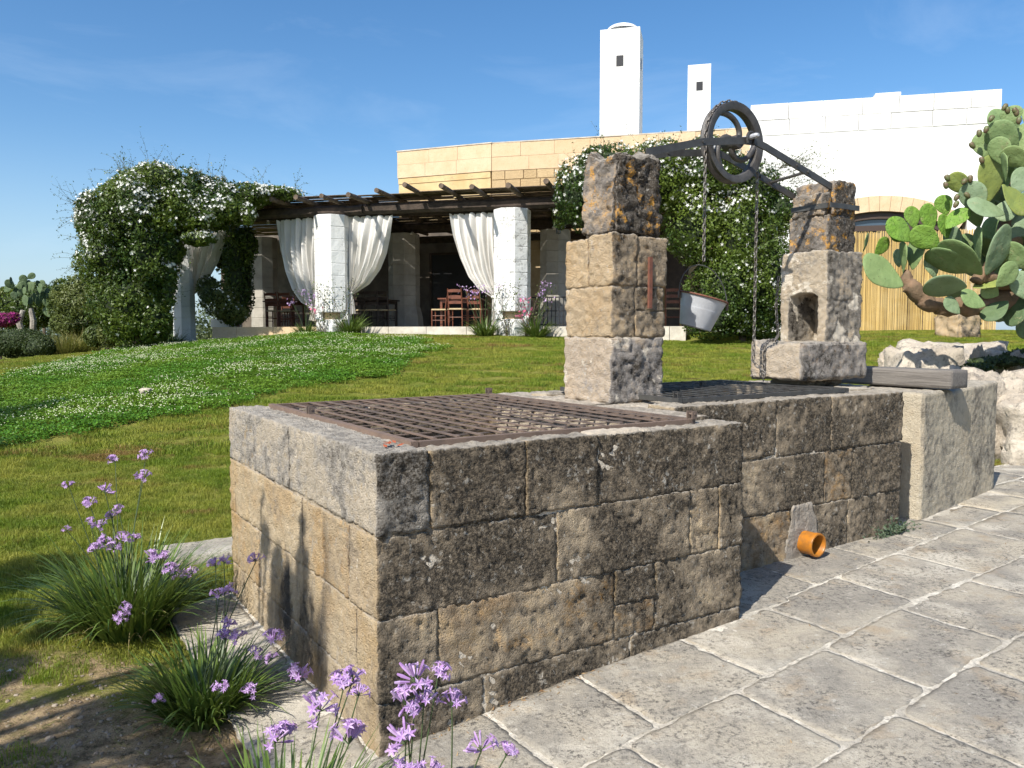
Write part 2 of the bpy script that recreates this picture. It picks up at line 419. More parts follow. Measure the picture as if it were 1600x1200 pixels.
M['joint'] = t.fin(t.pbr(c, .95, t.bump(t.noise(45, 6, .75), .014)))
t = NT('lawn_earth'); p = t.pos()
sx = t.n('SeparateXYZ', None, ins={0: p})
X, Y = sx.outputs[0], sx.outputs[1]
lawn = t.mix(t.mr(t.noise(.9, 5, .65), .38, .62), (.12, .15, .02), (.22, .21, .05))
lawn = t.mix(t.mr(t.noise(.55, 5, .7, vec=t.vmap(p, loc=(3, 1, 0))), .60, .68, 0, .7), lawn, (.17, .11, .05))
soil = t.mix(t.mr(t.noise(11, 7, .75), .42, .58), (.42, .31, .18), (.20, .145, .085))
soil = t.mix(t.mr(t.vor(42), .18, .05, 0, .7), soil, (.42, .37, .30))
soil = t.mix(t.mr(t.noise(22, 5, .75), .56, .64, 0, .8), soil, (.09, .08, .04))
sm = t.mr(t.ma('ADD', Y, t.mr(t.noise(1.6, 5, .65), .3, .7, -.9, .9)), 3.75, 3.1, 0, 1, True)
M['lawn'] = t.fin(t.pbr(t.mix(sm, lawn, soil), .97, t.bump(t.noise(28, 6, .75), .03), **{'Specular IOR Level': .1}))
def grassmat(name, c1, c2, dry, dryamt=.5):
    t = NT(name); ri = t.n('NewGeometry', 'Random Per Island'); p = t.pos()
    c = t.mix(ri, c1, c2)
    c = t.mix(t.mr(t.noise(1.3, 5, .65), .42, .60, 0, dryamt), c, dry)
    c = t.mix(t.mr(t.noise(6, 5, .7), .45, .62, 0, .5), c, (.055, .095, .015))
    # mowing arcs: slightly paler passes of the mower
    dv = t.n('VectorMath', 'Value', operation='LENGTH', ins={0: t.vmap(p, loc=(3.0, 6.0, 0), scale=(1, 1, 0))})
    ar = t.n('Math', operation='SINE', ins={0: t.ma('MULTIPLY', dv, 11.0)})
    c = t.mix(t.ma('MULTIPLY', t.mr(ar, .1, .9, 0, .42), t.mr(t.noise(.7, 3, .5), .4, .6)), c, dry)
    c = t.mix(t.mr(t.noise(1.0, 5, .75, vec=t.vmap(p, scale=(.55, 1.7, 1), loc=(3, 1, 0), rot=(0, 0, -.35))), .56, .64, 0, .8), c, (.25, .14, .055))
    a = t.pbr(c, .55, **{'Specular IOR Level': .25}); b = t.n('BsdfTranslucent', ins={'Color': c})
    return t.fin(t.n('MixShader', ins={0: .3, 1: a, 2: b}))
M['grass'] = grassmat('mown_grass', (.11, .185, .014), (.225, .29, .028), (.36, .345, .06), .75)
M['clover'] = leafy('clover_leaf', (.05, .145, .008), (.10, .24, .015), (.15, .25, .02), .25, .5)
M['clover_flower'] = plain('clover_flower', (.60, .62, .40), .8)
M['strap'] = leafy('strap_leaf', (.035, .08, .012), (.16, .23, .045), None, .2, .38, spec=.5)
M['strap_dry'] = plain('dry_strap_leaf', (.35, .29, .13), .8)
M['stem'] = plain('flower_stem', (.06, .09, .035), .5)
M['petal'] = leafy('lilac_petal', (.48, .26, .60), (.68, .50, .78), None, .35, .5)
M['vine'] = leafy('vine_leaf', (.014, .034, .007), (.05, .095, .015), (.13, .18, .026), .22, .42, .6)
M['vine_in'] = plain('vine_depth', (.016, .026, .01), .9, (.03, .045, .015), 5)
M['twig'] = plain('vine_twig', (.10, .10, .06), .8)
M['white_flower'] = leafy('white_blossom', (.78, .78, .74), (.70, .71, .66), None, .2, .6)
M['bush'] = leafy('bush_leaf', (.045, .075, .018), (.09, .125, .03), (.13, .15, .04), .2, .5)
M['hedge'] = leafy('low_hedge_leaf', (.03, .05, .016), (.055, .08, .022), None, .15, .5)
M['olive_leaf'] = leafy('olive_tree_leaf', (.06, .085, .04), (.12, .15, .08), None, .15, .5)
M['magenta'] = leafy('magenta_bract', (.36, .025, .20), (.20, .02, .11), None, .3, .6)
M['pink'] = leafy('pink_petal', (.62, .10, .22), (.72, .25, .38), None, .3, .6)
M['drygrass'] = leafy('dry_grass_blade', (.30, .26, .08), (.16, .17, .05), None, .25, .6)
M['bark'] = plain('bark', (.16, .12, .085), .95, (.09, .07, .05), 12, .02, 30)

# ------------------------------------------------------------------ ground sheet
def axis(segs):
    o = []
    for a, b, n in segs: o += list(np.linspace(a, b, n, endpoint=False))
    return np.array(o+[segs[-1][1]])
gx = axis([(-1500, -100, 10), (-100, -16, 28), (-16, 14, 200), (14, 100, 28), (100, 1500, 10)])
gy = axis([(-1200, -30, 8), (-30, 0, 15), (0, 26, 175), (26, 90, 32), (90, 2000, 14)])
GX, GY = np.meshgrid(gx, gy, indexing='ij'); GZ = terrain(GX, GY)
NX, NY = GX.shape; I = np.arange(NX*NY).reshape(NX, NY)
gf = np.stack([I[:-1, :-1].ravel(), I[1:, :-1].ravel(), I[1:, 1:].ravel(), I[:-1, 1:].ravel()], 1)
o = obj('ground', mesh('ground', np.stack([GX.ravel(), GY.ravel(), GZ.ravel()], 1), gf, M['lawn'], True)); o['kind'] = 'structure'

# ------------------------------------------------------------------ paving
pave = bpy.data.objects.new('pavement', None); C.objects.link(pave); pave['kind'] = 'structure'
def patch(u0, u1, va, vb, res, zf):
    """grid between u0..u1 and curves va(u)..vb(u)"""
    nu = max(2, int((u1-u0)/res)); um = (u0+u1)/2; nv = max(2, int(abs(vb(um)-va(um))/res))
    s = np.linspace(0, 1, nu+1); r = np.linspace(0, 1, nv+1); S, T_ = np.meshgrid(s, r, indexing='ij')
    Uc = u0+(u1-u0)*S; Vc = va(Uc)*(1-T_)+vb(Uc)*T_
    return Uc, Vc, S, T_
def slab(u0, u1, va, vb, seed):
    jit = lambda: random.uniform(-.012, .012)
    k0, k1 = jit(), jit(); g = random.uniform(.006, .013)
    tu, tv, dz = random.uniform(-.0025, .0025), random.uniform(-.0025, .0025), random.uniform(-.001, .002)
    size = max(u1-u0, .1); res = .019 if u0 < 3.4 else .05
    Uc, Vc, S, T_ = patch(u0+g+k0*0, u1-g, lambda u: va(u)+g, lambda u: vb(u)-g, res, None)
    ed = np.minimum(np.minimum(S, 1-S)*(u1-u0), np.minimum(T_, 1-T_)*abs(float(vb((u0+u1)/2)-va((u0+u1)/2))))
    X, Y = from_uv(Uc, Vc)
    wob = .010*n2(X, Y, 17, seed, 4); wob2 = .010*n2(X, Y, 17, seed+5, 4); near = np.clip(1-ed/.05, 0, 1)
    Uc = Uc+wob*near; Vc = Vc+wob2*near
    # rounded corners
    cu = np.abs(S-.5)*2; cv = np.abs(T_-.5)*2; cc = np.clip((cu+cv-1.84)/.16, 0, 1)**2
    Uc = Uc-np.sign(S-.5)*cc*.010; Vc = Vc-np.sign(T_-.5)*cc*.010
    X, Y = from_uv(Uc, Vc)
    Z = pave_z(Uc)+.0018*n2(X, Y, 3, seed, 3)+.0015*n2(X, Y, 22, seed, 4)+dz+tu*(S-.5)*2+tv*(T_-.5)*2
    Z = Z-.0014*np.clip(1-ed/.010, 0, 1)**2
    n, m = X.shape
    V = np.stack([X.ravel(), Y.ravel(), Z.ravel()], 1); I = np.arange(n*m).reshape(n, m)
    F = [np.stack([I[:-1, :-1].ravel(), I[1:, :-1].ravel(), I[1:, 1:].ravel(), I[:-1, 1:].ravel()], 1)]
    ring = np.concatenate([I[:, 0], I[-1, 1:], I[-2::-1, -1], I[0, -2:0:-1]])
    low = V[ring]-np.array((0, 0, .04)); b = len(V); V = np.concatenate([V, low]); k = len(ring); j = np.arange(k)
    F.append(np.stack([ring[(j+1) % k], ring[j], b+j, b+(j+1) % k], 1))
    if float(vb((u0+u1)/2)-va((u0+u1)/2)) < 0: F = [f[:, ::-1] for f in F]
    obj('slab', mesh('slab', V, F, M['paving'], True), pave)
L0 = lambda u: np.where(np.asarray(u, float) < 2.2, .015, .045+.105*(np.asarray(u, float)-2.2))
Lk = lambda k: (lambda u: [-.555, -1.015, -1.47, -1.95, -2.42, -2.9, -3.4, -3.9][k]+(.072 if k == 0 else .06)*np.asarray(u, float)+.012*np.sin(np.asarray(u, float)*3+k))
cst = lambda v: (lambda u: np.full(np.shape(u), float(v)))
TOPE = lambda u: 1.28+.04*(np.asarray(u, float)-5)
rows = [
    (Lk(0), L0, [-.35, .04, .43, .87, 1.44, 2.03, 2.68, 3.36, 4.25, 5.0, 5.75, 6.5, 7.3, 8.2]),
    (L0, cst(.5), [1.84, 2.5, 3.17, 3.77]),
    (L0, lambda u: .5+.0*np.asarray(u, float)+.1*(np.asarray(u, float)-3.77), [3.77, 4.25, 4.95]),
    (L0, lambda u: L0(u)*.5+TOPE(u)*.5, [4.95, 5.6, 6.35, 7.1, 7.9]),
    (lambda u: .5+.1*(np.asarray(u, float)-3.77), TOPE, [3.92, 4.95]),
    (lambda u: L0(u)*.5+TOPE(u)*.5, TOPE, [4.95, 5.7, 6.6, 7.4]),
    (Lk(1), Lk(0), [.07, .69, 1.26, 1.85, 2.52, 3.20, 3.85, 4.6, 5.3, 6.1, 6.9, 7.8]),
    (Lk(2), Lk(1), [.3, .95, 1.58, 2.19, 2.85, 3.5, 4.2, 4.9, 5.7, 6.5, 7.4]),
    (Lk(3), Lk(2), [.1, .75, 1.35, 1.95, 2.6, 3.3, 4.0, 4.7, 5.4, 6.2, 7.1]),
    (Lk(4), Lk(3), [.4, 1.05, 1.7, 2.3, 2.9, 3.6, 4.3, 5.0, 5.8, 6.6]),
    (Lk(5), Lk(4), [.1, .8, 1.45, 2.1, 2.8, 3.4, 4.1, 4.8, 5.6, 6.4]),
]
for a, b, js in rows:
    for u0, u1 in zip(js[:-1], js[1:]): slab(u0, u1, a, b, random.random()*40)
for v0, v1 in ((.02, .42), (.42, .96), (.96, 1.5), (1.5, 2.12)): slab(-.35, -.005, cst(v0), cst(v1), random.random()*40)
# stepping stone beyond the well's back corner
o = stone((-.24, 2.62, -.09), (.40, 3.02, .018), M['paving'], None, name='stepping_stone', res=.03, r=.02, amp=.004)
o.location = (WA[0], WA[1], 0); o.rotation_euler = (0, 0, WROT)
V = np.array([v.co for v in o.data.vertices]); z0 = float(terrain(*from_uv(.05, 2.8)))
o.location.z = z0+.02
tag(o, 'flat grey stepping stone in the lawn beyond the back left corner of the well', 'stepping stone')
# mortar bed the slabs are laid in
def bed(u0, u1, va, vb):
    Uc, Vc, S, T_ = patch(u0, u1, va, vb, .04, None); X, Y = from_uv(Uc, Vc)
    Z = pave_z(Uc)-.0032+.0010*n2(X, Y, 14, 3, 3)
    n, m = X.shape; I = np.arange(n*m).reshape(n, m)
    F = np.stack([I[:-1, :-1].ravel(), I[1:, :-1].ravel(), I[1:, 1:].ravel(), I[:-1, 1:].ravel()], 1)
    obj('mortar_bed', mesh('mortar_bed', np.stack([X.ravel(), Y.ravel(), Z.ravel()], 1), F, M['joint'], True), pave)
bed(.045, 6.4, Lk(5), Lk(0)); bed(-.345, 7.9, Lk(0), L0); bed(-.345, 1.85, L0, cst(2.1)); bed(1.85, 3.92, L0, cst(.6)); bed(3.92, 7.4, L0, TOPE); bed(6.4, 7.8, Lk(1), Lk(0))

# ------------------------------------------------------------------ the well
well = thing('stone_well', 'long rough limestone cistern of grey and tan blocks with two grated openings on top', 'well', (WA[0], WA[1], 0), WROT)
FD, FM_, FB = M['front_dark'], M['front_mid'], M['front_brown']
RZ = .0135
def course(lst, **k):
    for (lo, hi, m) in lst: stone(lo, hi, m, well, res=k.get('res', RZ), r=k.get('r', .005), amp=k.get('amp', .0085), chip=k.get('chip', .35), gap=0, pit=1.0, lowf=.5)
# first tank: front wall
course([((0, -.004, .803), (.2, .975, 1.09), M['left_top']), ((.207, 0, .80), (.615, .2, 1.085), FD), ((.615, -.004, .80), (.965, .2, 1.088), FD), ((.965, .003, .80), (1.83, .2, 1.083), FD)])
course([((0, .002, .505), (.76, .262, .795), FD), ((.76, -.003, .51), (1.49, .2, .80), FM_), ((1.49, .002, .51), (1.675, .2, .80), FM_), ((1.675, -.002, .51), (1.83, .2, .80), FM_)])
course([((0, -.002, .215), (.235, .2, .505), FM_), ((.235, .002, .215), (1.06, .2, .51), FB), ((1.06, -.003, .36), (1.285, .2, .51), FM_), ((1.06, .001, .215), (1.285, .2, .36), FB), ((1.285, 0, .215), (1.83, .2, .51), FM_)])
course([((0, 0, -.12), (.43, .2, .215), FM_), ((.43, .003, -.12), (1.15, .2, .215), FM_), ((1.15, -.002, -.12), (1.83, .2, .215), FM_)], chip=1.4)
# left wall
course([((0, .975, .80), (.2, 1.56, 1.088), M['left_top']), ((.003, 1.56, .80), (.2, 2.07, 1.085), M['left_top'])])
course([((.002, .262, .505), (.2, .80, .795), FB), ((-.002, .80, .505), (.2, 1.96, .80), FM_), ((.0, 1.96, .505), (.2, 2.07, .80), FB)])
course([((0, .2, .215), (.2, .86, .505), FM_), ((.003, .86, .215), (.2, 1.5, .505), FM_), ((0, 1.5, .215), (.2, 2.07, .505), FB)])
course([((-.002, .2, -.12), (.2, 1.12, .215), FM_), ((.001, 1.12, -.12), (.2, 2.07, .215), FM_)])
# back and right walls, coarser
def wallrow(u0, u1, v0, v1, zs, cuts, m, axis=0, res=.04):
    for z0, z1, cs in zip(zs[:-1], zs[1:], cuts):
        for a, b in zip(cs[:-1], cs[1:]):
            if axis == 0: stone((a, v0, z0), (b, v1, z1), m, well, res=res)
            else: stone((u0, a, z0), (u1, b, z1), m, well, res=res)
wallrow(0, 2, 1.87, 2.07, (-.12, .215, .51, .80, 1.085), ((.2, .9, 1.83), (.2, .6, 1.3, 1.83), (.2, 1.0, 1.83), (.2, .75, 1.83)), FM_)
wallrow(1.63, 1.83, 0, 0, (-.12, .215, .51, .80), ((.2, .9, 1.87),)*3, FM_, 1)
# rim slabs under the first pillar
course([((1.63, .2, .80), (1.829, .92, 1.10), M['rim']), ((1.832, .66, .80), (2.22, .92, 1.10), M['rim']), ((1.63, .92, .80), (2.24, 1.45, 1.105), M['rim']), ((1.63, 1.45, .80), (2.22, 2.0, 1.095), M['rim'])], res=.025)
# second tank: front wall set back from the first
course([((1.832, .45, .80), (2.62, .66, 1.118), FD), ((2.62, .452, .79), (3.12, .66, 1.120), FD), ((3.12, .448, .795), (3.86, .66, 1.116), FD)])
course([((1.832, .452, .475), (2.28, .66, .80), FM_), ((2.28, .448, .475), (3.06, .66, .79), FD), ((3.06, .453, .475), (3.34, .66, .79), FB), ((3.34, .449, .475), (3.86, .66, .79), FM_)])
course([((1.832, .45, .05), (2.34, .66, .475), FM_), ((2.34, .447, .05), (2.76, .66, .475), FB), ((2.76, .45, .05), (3.30, .66, .475), FD), ((3.30, .451, .05), (3.86, .66, .475), FM_)])
wallrow(3.62, 4.14, 0, 0, (.05, .475, .80), ((.66, 1.2, 1.8),)*2, FM_, 1)
course([((3.48, .66, .80), (3.86, .88, 1.128), M['rim_pale']), ((3.62, .88, .80), (4.14, 1.34, 1.122), M['rim_pale']), ((3.62, 1.34, .80), (4.14, 1.8, 1.115), M['rim'])], res=.03)
wallrow(1.83, 4, 1.62, 1.8, (.05, .475, .80, 1.115), ((1.83, 2.7, 3.62),)*3, FM_)
stone((3.52, .98, 1.116), (4.02, 1.26, 1.178), M['rim'], well, res=.03)
for lo, hi in (((.0075, .0075, -.1), (1.82, .19, 1.06)), ((.0075, .03, -.1), (.19, 2.05, 1.06)), ((.03, 1.88, -.1), (1.82, 2.055, 1.065)), ((1.64, .03, -.1), (1.825, 1.98, 1.075)), ((1.82, .66, -.1), (2.19, 1.98, 1.075)), ((1.835, .4585, .02), (3.85, .65, 1.095)), ((3.40, .62, .02), (3.84, .87, 1.095)), ((3.63, .67, .02), (4.125, 1.785, 1.095)), ((1.84, 1.63, .02), (3.7, 1.79, 1.095))):
    obj('mortar_core', stone_mesh(lo, hi, M['core'], res=.03, r=.01, amp=.003, seed=lo[0], name='mortar_core', pit=.5), well)
mb = MB(); mb.box((.92, 1.03, .06), (1.46, 1.7, .04)); mb.box((2.75, 1.15, .06), (1.8, .95, .04))
o = obj('cistern_floor', mb.mesh('cistern_floor', M['litter']), well)
# pale mortar smeared on the rim and round the drain pipe
def smear(name, lo, hi, seed, mat=M['mortar_pale'], parent=well, carve=None, res=.02, amp=.006):
    return obj(name, stone_mesh(lo, hi, mat, res=res, r=.012, amp=amp, seed=seed, name=name, pit=.3, carve=carve), parent)
smear('mortar_patch', (.93, .006, 1.060), (1.28, .11, 1.092), 3)
def cone_patch(P):
    z = (P[:, 2]-.2)/.34; w = 1-.62*np.clip(z, 0, 1); P = P.copy(); P[:, 0] = 2.86+(P[:, 0]-2.86)*w+.02*noise3(P*14); return P
smear('mortar_patch', (2.68, .440, .14), (3.04, .46, .50), 5, mat=M['patch'], carve=cone_patch, res=.012)

# grates
def grate(name, label, u0, u1, v0, v1, z, nu, nv, mat, lugs):
    g = thing(name, label, 'grate', (*from_uv((u0+u1)/2, (v0+v1)/2), z), WROT, 'iron grates over the well openings')
    hu, hv = (u1-u0)/2, (v1-v0)/2
    m1 = MB().box((0, 0, 0), (.017, 2*hv-.03, .005)).mesh('long_bar', mat); m2 = MB().box((0, 0, 0), (2*hu-.03, .014, .004)).mesh('cross_bar', mat)
    for i in range(1, nu): obj('long_bar', m1, g, (-hu+2*hu*i/nu, 0, .0105+random.uniform(-.001, .001)), (0, 0, random.uniform(-.004, .004)))
    for i in range(1, nv): obj('cross_bar', m2, g, (0, -hv+2*hv*i/nv, .003), (0, 0, random.uniform(-.003, .003)))
    for s in (-1, 1):
        MB().box((s*hu, 0, -.002), (.03, 2*hv+.03, .026)).build('frame_bar', mat, g, world=False)
        MB().box((0, s*(hv+.001), -.003), (2*hu-.04, .028, .024)).build('frame_bar', mat, g, world=False)
    for (a, b) in lugs:
        mb = MB(); mb.box((a, b-.016, .028), (.03, .006, .036)); mb.box((a, b+.016, .028), (.03, .006, .036)); mb.tube([(a, b-.022, .032), (a, b+.022, .032)], .005, 6)
        mb.build('hinge_lug', mat, g, world=False)
    return g
grate('iron_grate', 'rusty iron lattice grate lying over the near large opening of the well', .195, 1.60, .115, 1.90, 1.094, 14, 15, M['rust'], [(-.70, .25), (.70, .90), (.70, -.90)])
grate('iron_grate', 'dark iron lattice grate over the far opening, between the two stone pillars', 2.0, 3.46, .60, 1.64, 1.135, 14, 10, M['iron'], [(-.72, -.50), (.1, .1)])
# ------------------------------------------------------------------ pillars
P1 = thing('stone_pillar', 'taller lichen-topped stone pillar of the well with a rusty iron strap, left of the pulley', 'pillar', (*from_uv(1.985, 1.12), 1.10), WROT, 'stone pillars carrying the pulley')
P1o = np.array((1.985, 1.12, 1.10))
def pst(par, o0, lo, hi, m, **k):
    lo = np.array(lo)-o0; hi = np.array(hi)-o0; k.setdefault('res', .013); k.setdefault('r', .007); k.setdefault('amp', .0105); k.setdefault('chip', .6); k.setdefault('lowf', .45); k.setdefault('gap', .0); k.setdefault('pit', .8)
    return stone(lo, hi, m, par, **k)
s = lambda lo, hi, m, **k: pst(P1, P1o, lo, hi, M[m], **k)
s((1.79, .92, 1.10), (2.165, 1.32, 1.47), 'pillar_low')
s((1.80, .93, 1.47), (1.965, 1.32, 1.755), 'pillar'); s((1.965, .925, 1.47), (2.175, 1.32, 1.62), 'pillar'); s((1.965, .93, 1.62), (2.175, 1.32, 1.76), 'pillar')
s((1.80, .925, 1.755), (1.975, 1.12, 2.05), 'pillar'); s((1.80, 1.12, 1.755), (2.05, 1.32, 2.035), 'pillar'); s((1.975, .925, 1.76), (2.19, 1.12, 2.04), 'pillar'); s((2.05, 1.12, 1.76), (2.18, 1.31, 2.04), 'pillar')
def crumble(P):
    P = P.copy(); t = np.clip((P[:, 2]-.85)/.55, 0, 1)
    P[:, 0] -= np.sign(P[:, 0])*.02*t*(1+noise3(P*7)); P[:, 2] += .045*noise3(P*np.array((9, 9, 3.))+4)*t; return P
s((1.815, .935, 2.04), (2.165, 1.215, 2.50), 'pillar_top', amp=.019, carve=crumble, chip=2, r=.02)
obj('mortar_core', stone_mesh(np.array((1.808, .936, 1.1))-P1o, np.array((2.168, 1.305, 2.03))-P1o, M['pillar'], res=.03, r=.02, amp=.003, seed=4, name='mortar_core'), P1)
P1.scale = (1.06, 1.10, 1)
MB().box((2.055-P1o[0], .918-P1o[1], 1.78-P1o[2]), (.022, .014, .29)).build('iron_strap', M['rust_red'], P1, world=False)
P2o = np.array((3.90, 1.11, 1.43))
P2 = thing('stone_pillar', 'shorter stone pillar with a dark arched niche, standing on the stone trough', 'pillar', (*from_uv(3.90, 1.11), 1.43), WROT, 'stone pillars carrying the pulley')
s = lambda lo, hi, m, **k: pst(P2, P2o, lo, hi, M[m], **k)
s((3.71, .93, 1.41), (4.105, 1.008, 1.76), 'pillar_pale'); s((3.705, 1.235, 1.41), (4.10, 1.315, 1.76), 'pillar_pale'); s((3.99, 1.0, 1.41), (4.10, 1.24, 1.76), 'pillar_pale')
def arch(P):
    P = P.copy(); y = P[:, 1]-.01; m = (P[:, 2] < .50) & (P[:, 0] < .09)
    up = .055*np.sqrt(np.clip(1-(y/.13)**2, 0, 1)); low = np.clip((.40-P[:, 2])/.10, 0, 1)
    P[:, 2] += np.where(m, up*low, 0); return P
s((3.708, .928, 1.72), (4.105, 1.315, 2.06), 'pillar_pale', carve=arch)
s((3.735, .945, 2.05), (4.03, 1.28, 2.305), 'pillar_top', amp=.012); s((3.80, .95, 2.30), (4.035, 1.27, 2.545), 'pillar_top', amp=.012, chip=1.6); s((3.725, .98, 2.30), (3.80, 1.25, 2.46), 'pillar_top', amp=.016, chip=2)
# iron cramp on the shorter pillar
mb = MB(); mb.box((3.722-P2o[0], 1.10-P2o[1], 2.365-P2o[2]), (.01, .30, .035)); mb.box((3.88-P2o[0], .93-P2o[1], 2.365-P2o[2]), (.32, .01, .035))
mb.build('iron_band', M['iron'], P2, world=False)
# trough
def dip(P):
    P = P.copy(); t = np.clip((P[:, 2]-.14)/.10, 0, 1); x = P[:, 0]+.36
    P[:, 2] += t*(.035*np.exp(-((P[:, 1]-.24)/.10)**2)-.05*np.exp(-((P[:, 1]-.08)/.09)**2))*np.clip(1-x/.5, 0, 1); return P
tr = thing('stone_trough', 'pale rectangular stone trough block under the shorter pillar, overhanging the far grate', 'trough', (*from_uv(3.71, 1.065), 1.178), WROT)
obj('basin', stone_mesh((-.36, -.215, 0), (.36, .215, .255), M['trough'], res=.014, r=.016, amp=.010, seed=21, chip=1.3, lowf=.5, name='basin', carve=dip), tr)

# ------------------------------------------------------------------ end block and beam
bx, by = 2.818, 5.403; BROT = math.atan2(.679, .734)
o = thing('stone_block', 'large pale smooth stone block at the right end of the well, grey beam on top', 'stone block', (bx, by, .0), BROT)
def notch(P):
    P = P.copy(); k = .5*np.exp(-((P[:, 0]-.62)/.07)**2)*np.clip(1-P[:, 1]/.3, 0, 1)*np.clip((P[:, 2]-.9)/.15, 0, 1); P[:, 2] -= .05*k; P[:, 1] += .03*k
    P[:, 2] += np.clip((P[:, 2]-.9)/.15, 0, 1)*.02*np.clip((P[:, 0]-1.2)/.4, 0, 1); return P
obj('body', stone_mesh((0, 0, .02), (1.575, .62, 1.085), M['block'], res=.014, r=.018, amp=.0055, seed=31, chip=.8, pit=.5, lowf=.25, carve=notch), o)
a = Vector((3.20, 5.66, 1.16)); d = Vector((-.60, .80, 0)).normalized(); pq = Vector((d.y, -d.x, 0))
bm = thing('wooden_beam', 'weathered grey timber beam lying across the pale stone block', 'beam', (a.x, a.y, 1.096), math.atan2(d.y, d.x))
obj('timber', stone_mesh((0, -.13, 0), (.86, .13, .135), M['wood_grey'], res=.03, r=.006, amp=.0012, seed=2, chip=.5, pit=0, name='timber'), bm)
# drain pipe
pp = thing('drain_pipe', 'orange plastic drain pipe sticking out of the second tank near the paving', 'pipe', (*from_uv(2.875, .45), .272), WROT-R(90))
prof = [(.066, -.03), (.066, .080), (.070, .082), (.070, .102), (.068, .107), (.060, .107), (.057, .102), (.057, -.03)]
mb = MB().lathe(prof, 36, Matrix.Rotation(R(90), 3, 'Y')); autosmooth(mb.build('pipe_wall', M['pvc'], pp, world=False), 35)
mb = MB(); mb.tube([(-.02, 0, 0), (.002, 0, 0)], .0565, 24); mb.build('pipe_depth', M['pvc_in'], pp, world=False)
# ------------------------------------------------------------------ pulley, arms, chains, bucket
def wp(u, v, z): x, y = from_uv(u, v); return Vector((x, y, z))
VA = Vector((WV[0], WV[1], 0)); UA = Vector((WU[0], WU[1], 0))
hub = wp(2.96, 1.12, 2.715)
arms = thing('pulley', 'dark iron pulley with curved wheel spokes, carried on flat arms between the two stone pillars', 'pulley', hub, WROT)
def arm(v, dz, lz, rz):
    pts = [wp(2.10, v, lz), wp(2.55, v, lz+.115), wp(2.92, v, 2.70+dz), wp(3.02, v, 2.705+dz), wp(3.12, v, 2.685+dz), wp(3.80, v, rz)]
    m = MB()
    for a, b in zip(pts[:-1], pts[1:]): m.bar(a, b+(b-a).normalized()*.004, .013, .044)
    for f in (.45, .62): 
        q = pts[4].lerp(pts[5], f); m.tube([q-VA*.016, q+VA*.016], .011, 8)
    q = pts[1]; m.tube([q-VA*.014, q+VA*.014], .010, 8)
    m.build('arm', M['iron'], arms)
arm(.985, 0, 2.53, 2.50); arm(1.285, -.02, 2.52, 2.47)
for f in (.62,):
    MB().bar(wp(3.12, .985, 2.70).lerp(wp(3.80, .985, 2.5), f), wp(3.12, 1.285, 2.68).lerp(wp(3.80, 1.285, 2.47), f), .03, .012).build('crossbar', M['iron'], arms)
wh = arms
RX = Matrix.Rotation(R(90), 3, 'X')
prof = [(.255, -.036), (.255, -.028), (.238, -.006), (.238, .006), (.255, .028), (.255, .036), (.246, .038), (.207, .026), (.201, .0), (.207, -.026), (.246, -.038)]
autosmooth(MB().lathe(prof, 56, RX, close=True).build('rim', M['iron_wheel'], wh, world=False), 30)
autosmooth(MB().lathe([(.0, -.06), (.04, -.06), (.045, -.05), (.045, .05), (.04, .06), (0, .06)], 20, RX).build('wheel_hub', M['iron_wheel'], wh, world=False), 30)
for k in range(3):
    a0 = R(120*k+20); pts = []; ra = []
    for i in range(15):
        f = i/14; r = .035+.185*f; a = a0+R(105)*math.sin(f*math.pi*.5)*(.35+.65*f)
        pts.append((r*math.cos(a), 0, r*math.sin(a))); ra.append(.023-.005*math.sin(f*math.pi))
    autosmooth(MB().tube(pts, ra, 8).build('spoke', M['iron_wheel'], wh, world=False), 60)
mb = MB(); mb.tube([(0, -.21, .012), (0, -.19, .012), (0, .20, 0)], [.010, .016, .016], 10); mb.build('axle', M['galv'], wh, world=False)
mb = MB()
for s_ in (-1, 1): mb.tube([(.035*math.cos(a), s_*.150, .045*math.sin(a)-.005) for a in np.linspace(-.6, math.pi+.6, 12)], .009, 6)
mb.build('axle_clip', M['iron'], wh, world=False)

def chain(name, label, pts, link=.042, wr=.0042, w=.011, mat=M['chain']):
    """links follow the polyline, every other one turned by 90 degrees"""
    pts = [Vector(p) for p in pts]; seg = [(b-a).length for a, b in zip(pts[:-1], pts[1:])]; L = sum(seg)
    pitch = link-2*wr-.001; n = max(2, int(L/pitch)); mb = MB()
    def P(s_):
        s_ = max(0, min(s_, L-1e-4))
        for a, b, l in zip(pts[:-1], pts[1:], seg):
            if s_ <= l: return a+(b-a)*(s_/max(l, 1e-6)), (b-a).normalized()
            s_ -= l
        return pts[-1], (pts[-1]-pts[-2]).normalized()
    for i in range(n):
        c, t = P((i+.5)*pitch); a = Vector((0, 0, 1)) if abs(t.z) < .8 else Vector((1, .3, 0))
        x = t.cross(a).normalized(); y = t.cross(x); side = x if i % 2 else y
        ring = []
        h = link/2-w
        for k in range(10):
            an = 2*math.pi*k/10; r = w-wr*.5
            ring.append(c+side*(r*math.cos(an))+t*((h if math.sin(an) > 0 else -h)+r*math.sin(an)))
        m2 = MB().tube(ring+[ring[0]], wr, 5, cap=False); mb.add(m2.V, m2.F)
    o = mb.mesh(name, mat, True)
    V = np.zeros(len(o.vertices)*3); o.vertices.foreach_get('co', V); V = V.reshape(-1, 3)-np.array(pts[0]); o.vertices.foreach_set('co', V.ravel())
    return tag(obj(name, o, None, tuple(pts[0])), label, 'chain')
zb = 1.94
cl = wp(2.96-.243, 1.12, 2.735)
arc = [wp(2.96+.243*math.cos(a), 1.12, 2.735+.243*math.sin(a)) for a in np.linspace(math.pi, 0, 16)]
chain('chain', 'steel chain over the pulley with the bucket hanging from its left end', [wp(2.717, 1.12, zb+.01)]+arc+[wp(3.203, 1.12, 1.30), wp(3.235, 1.02, 1.20)])
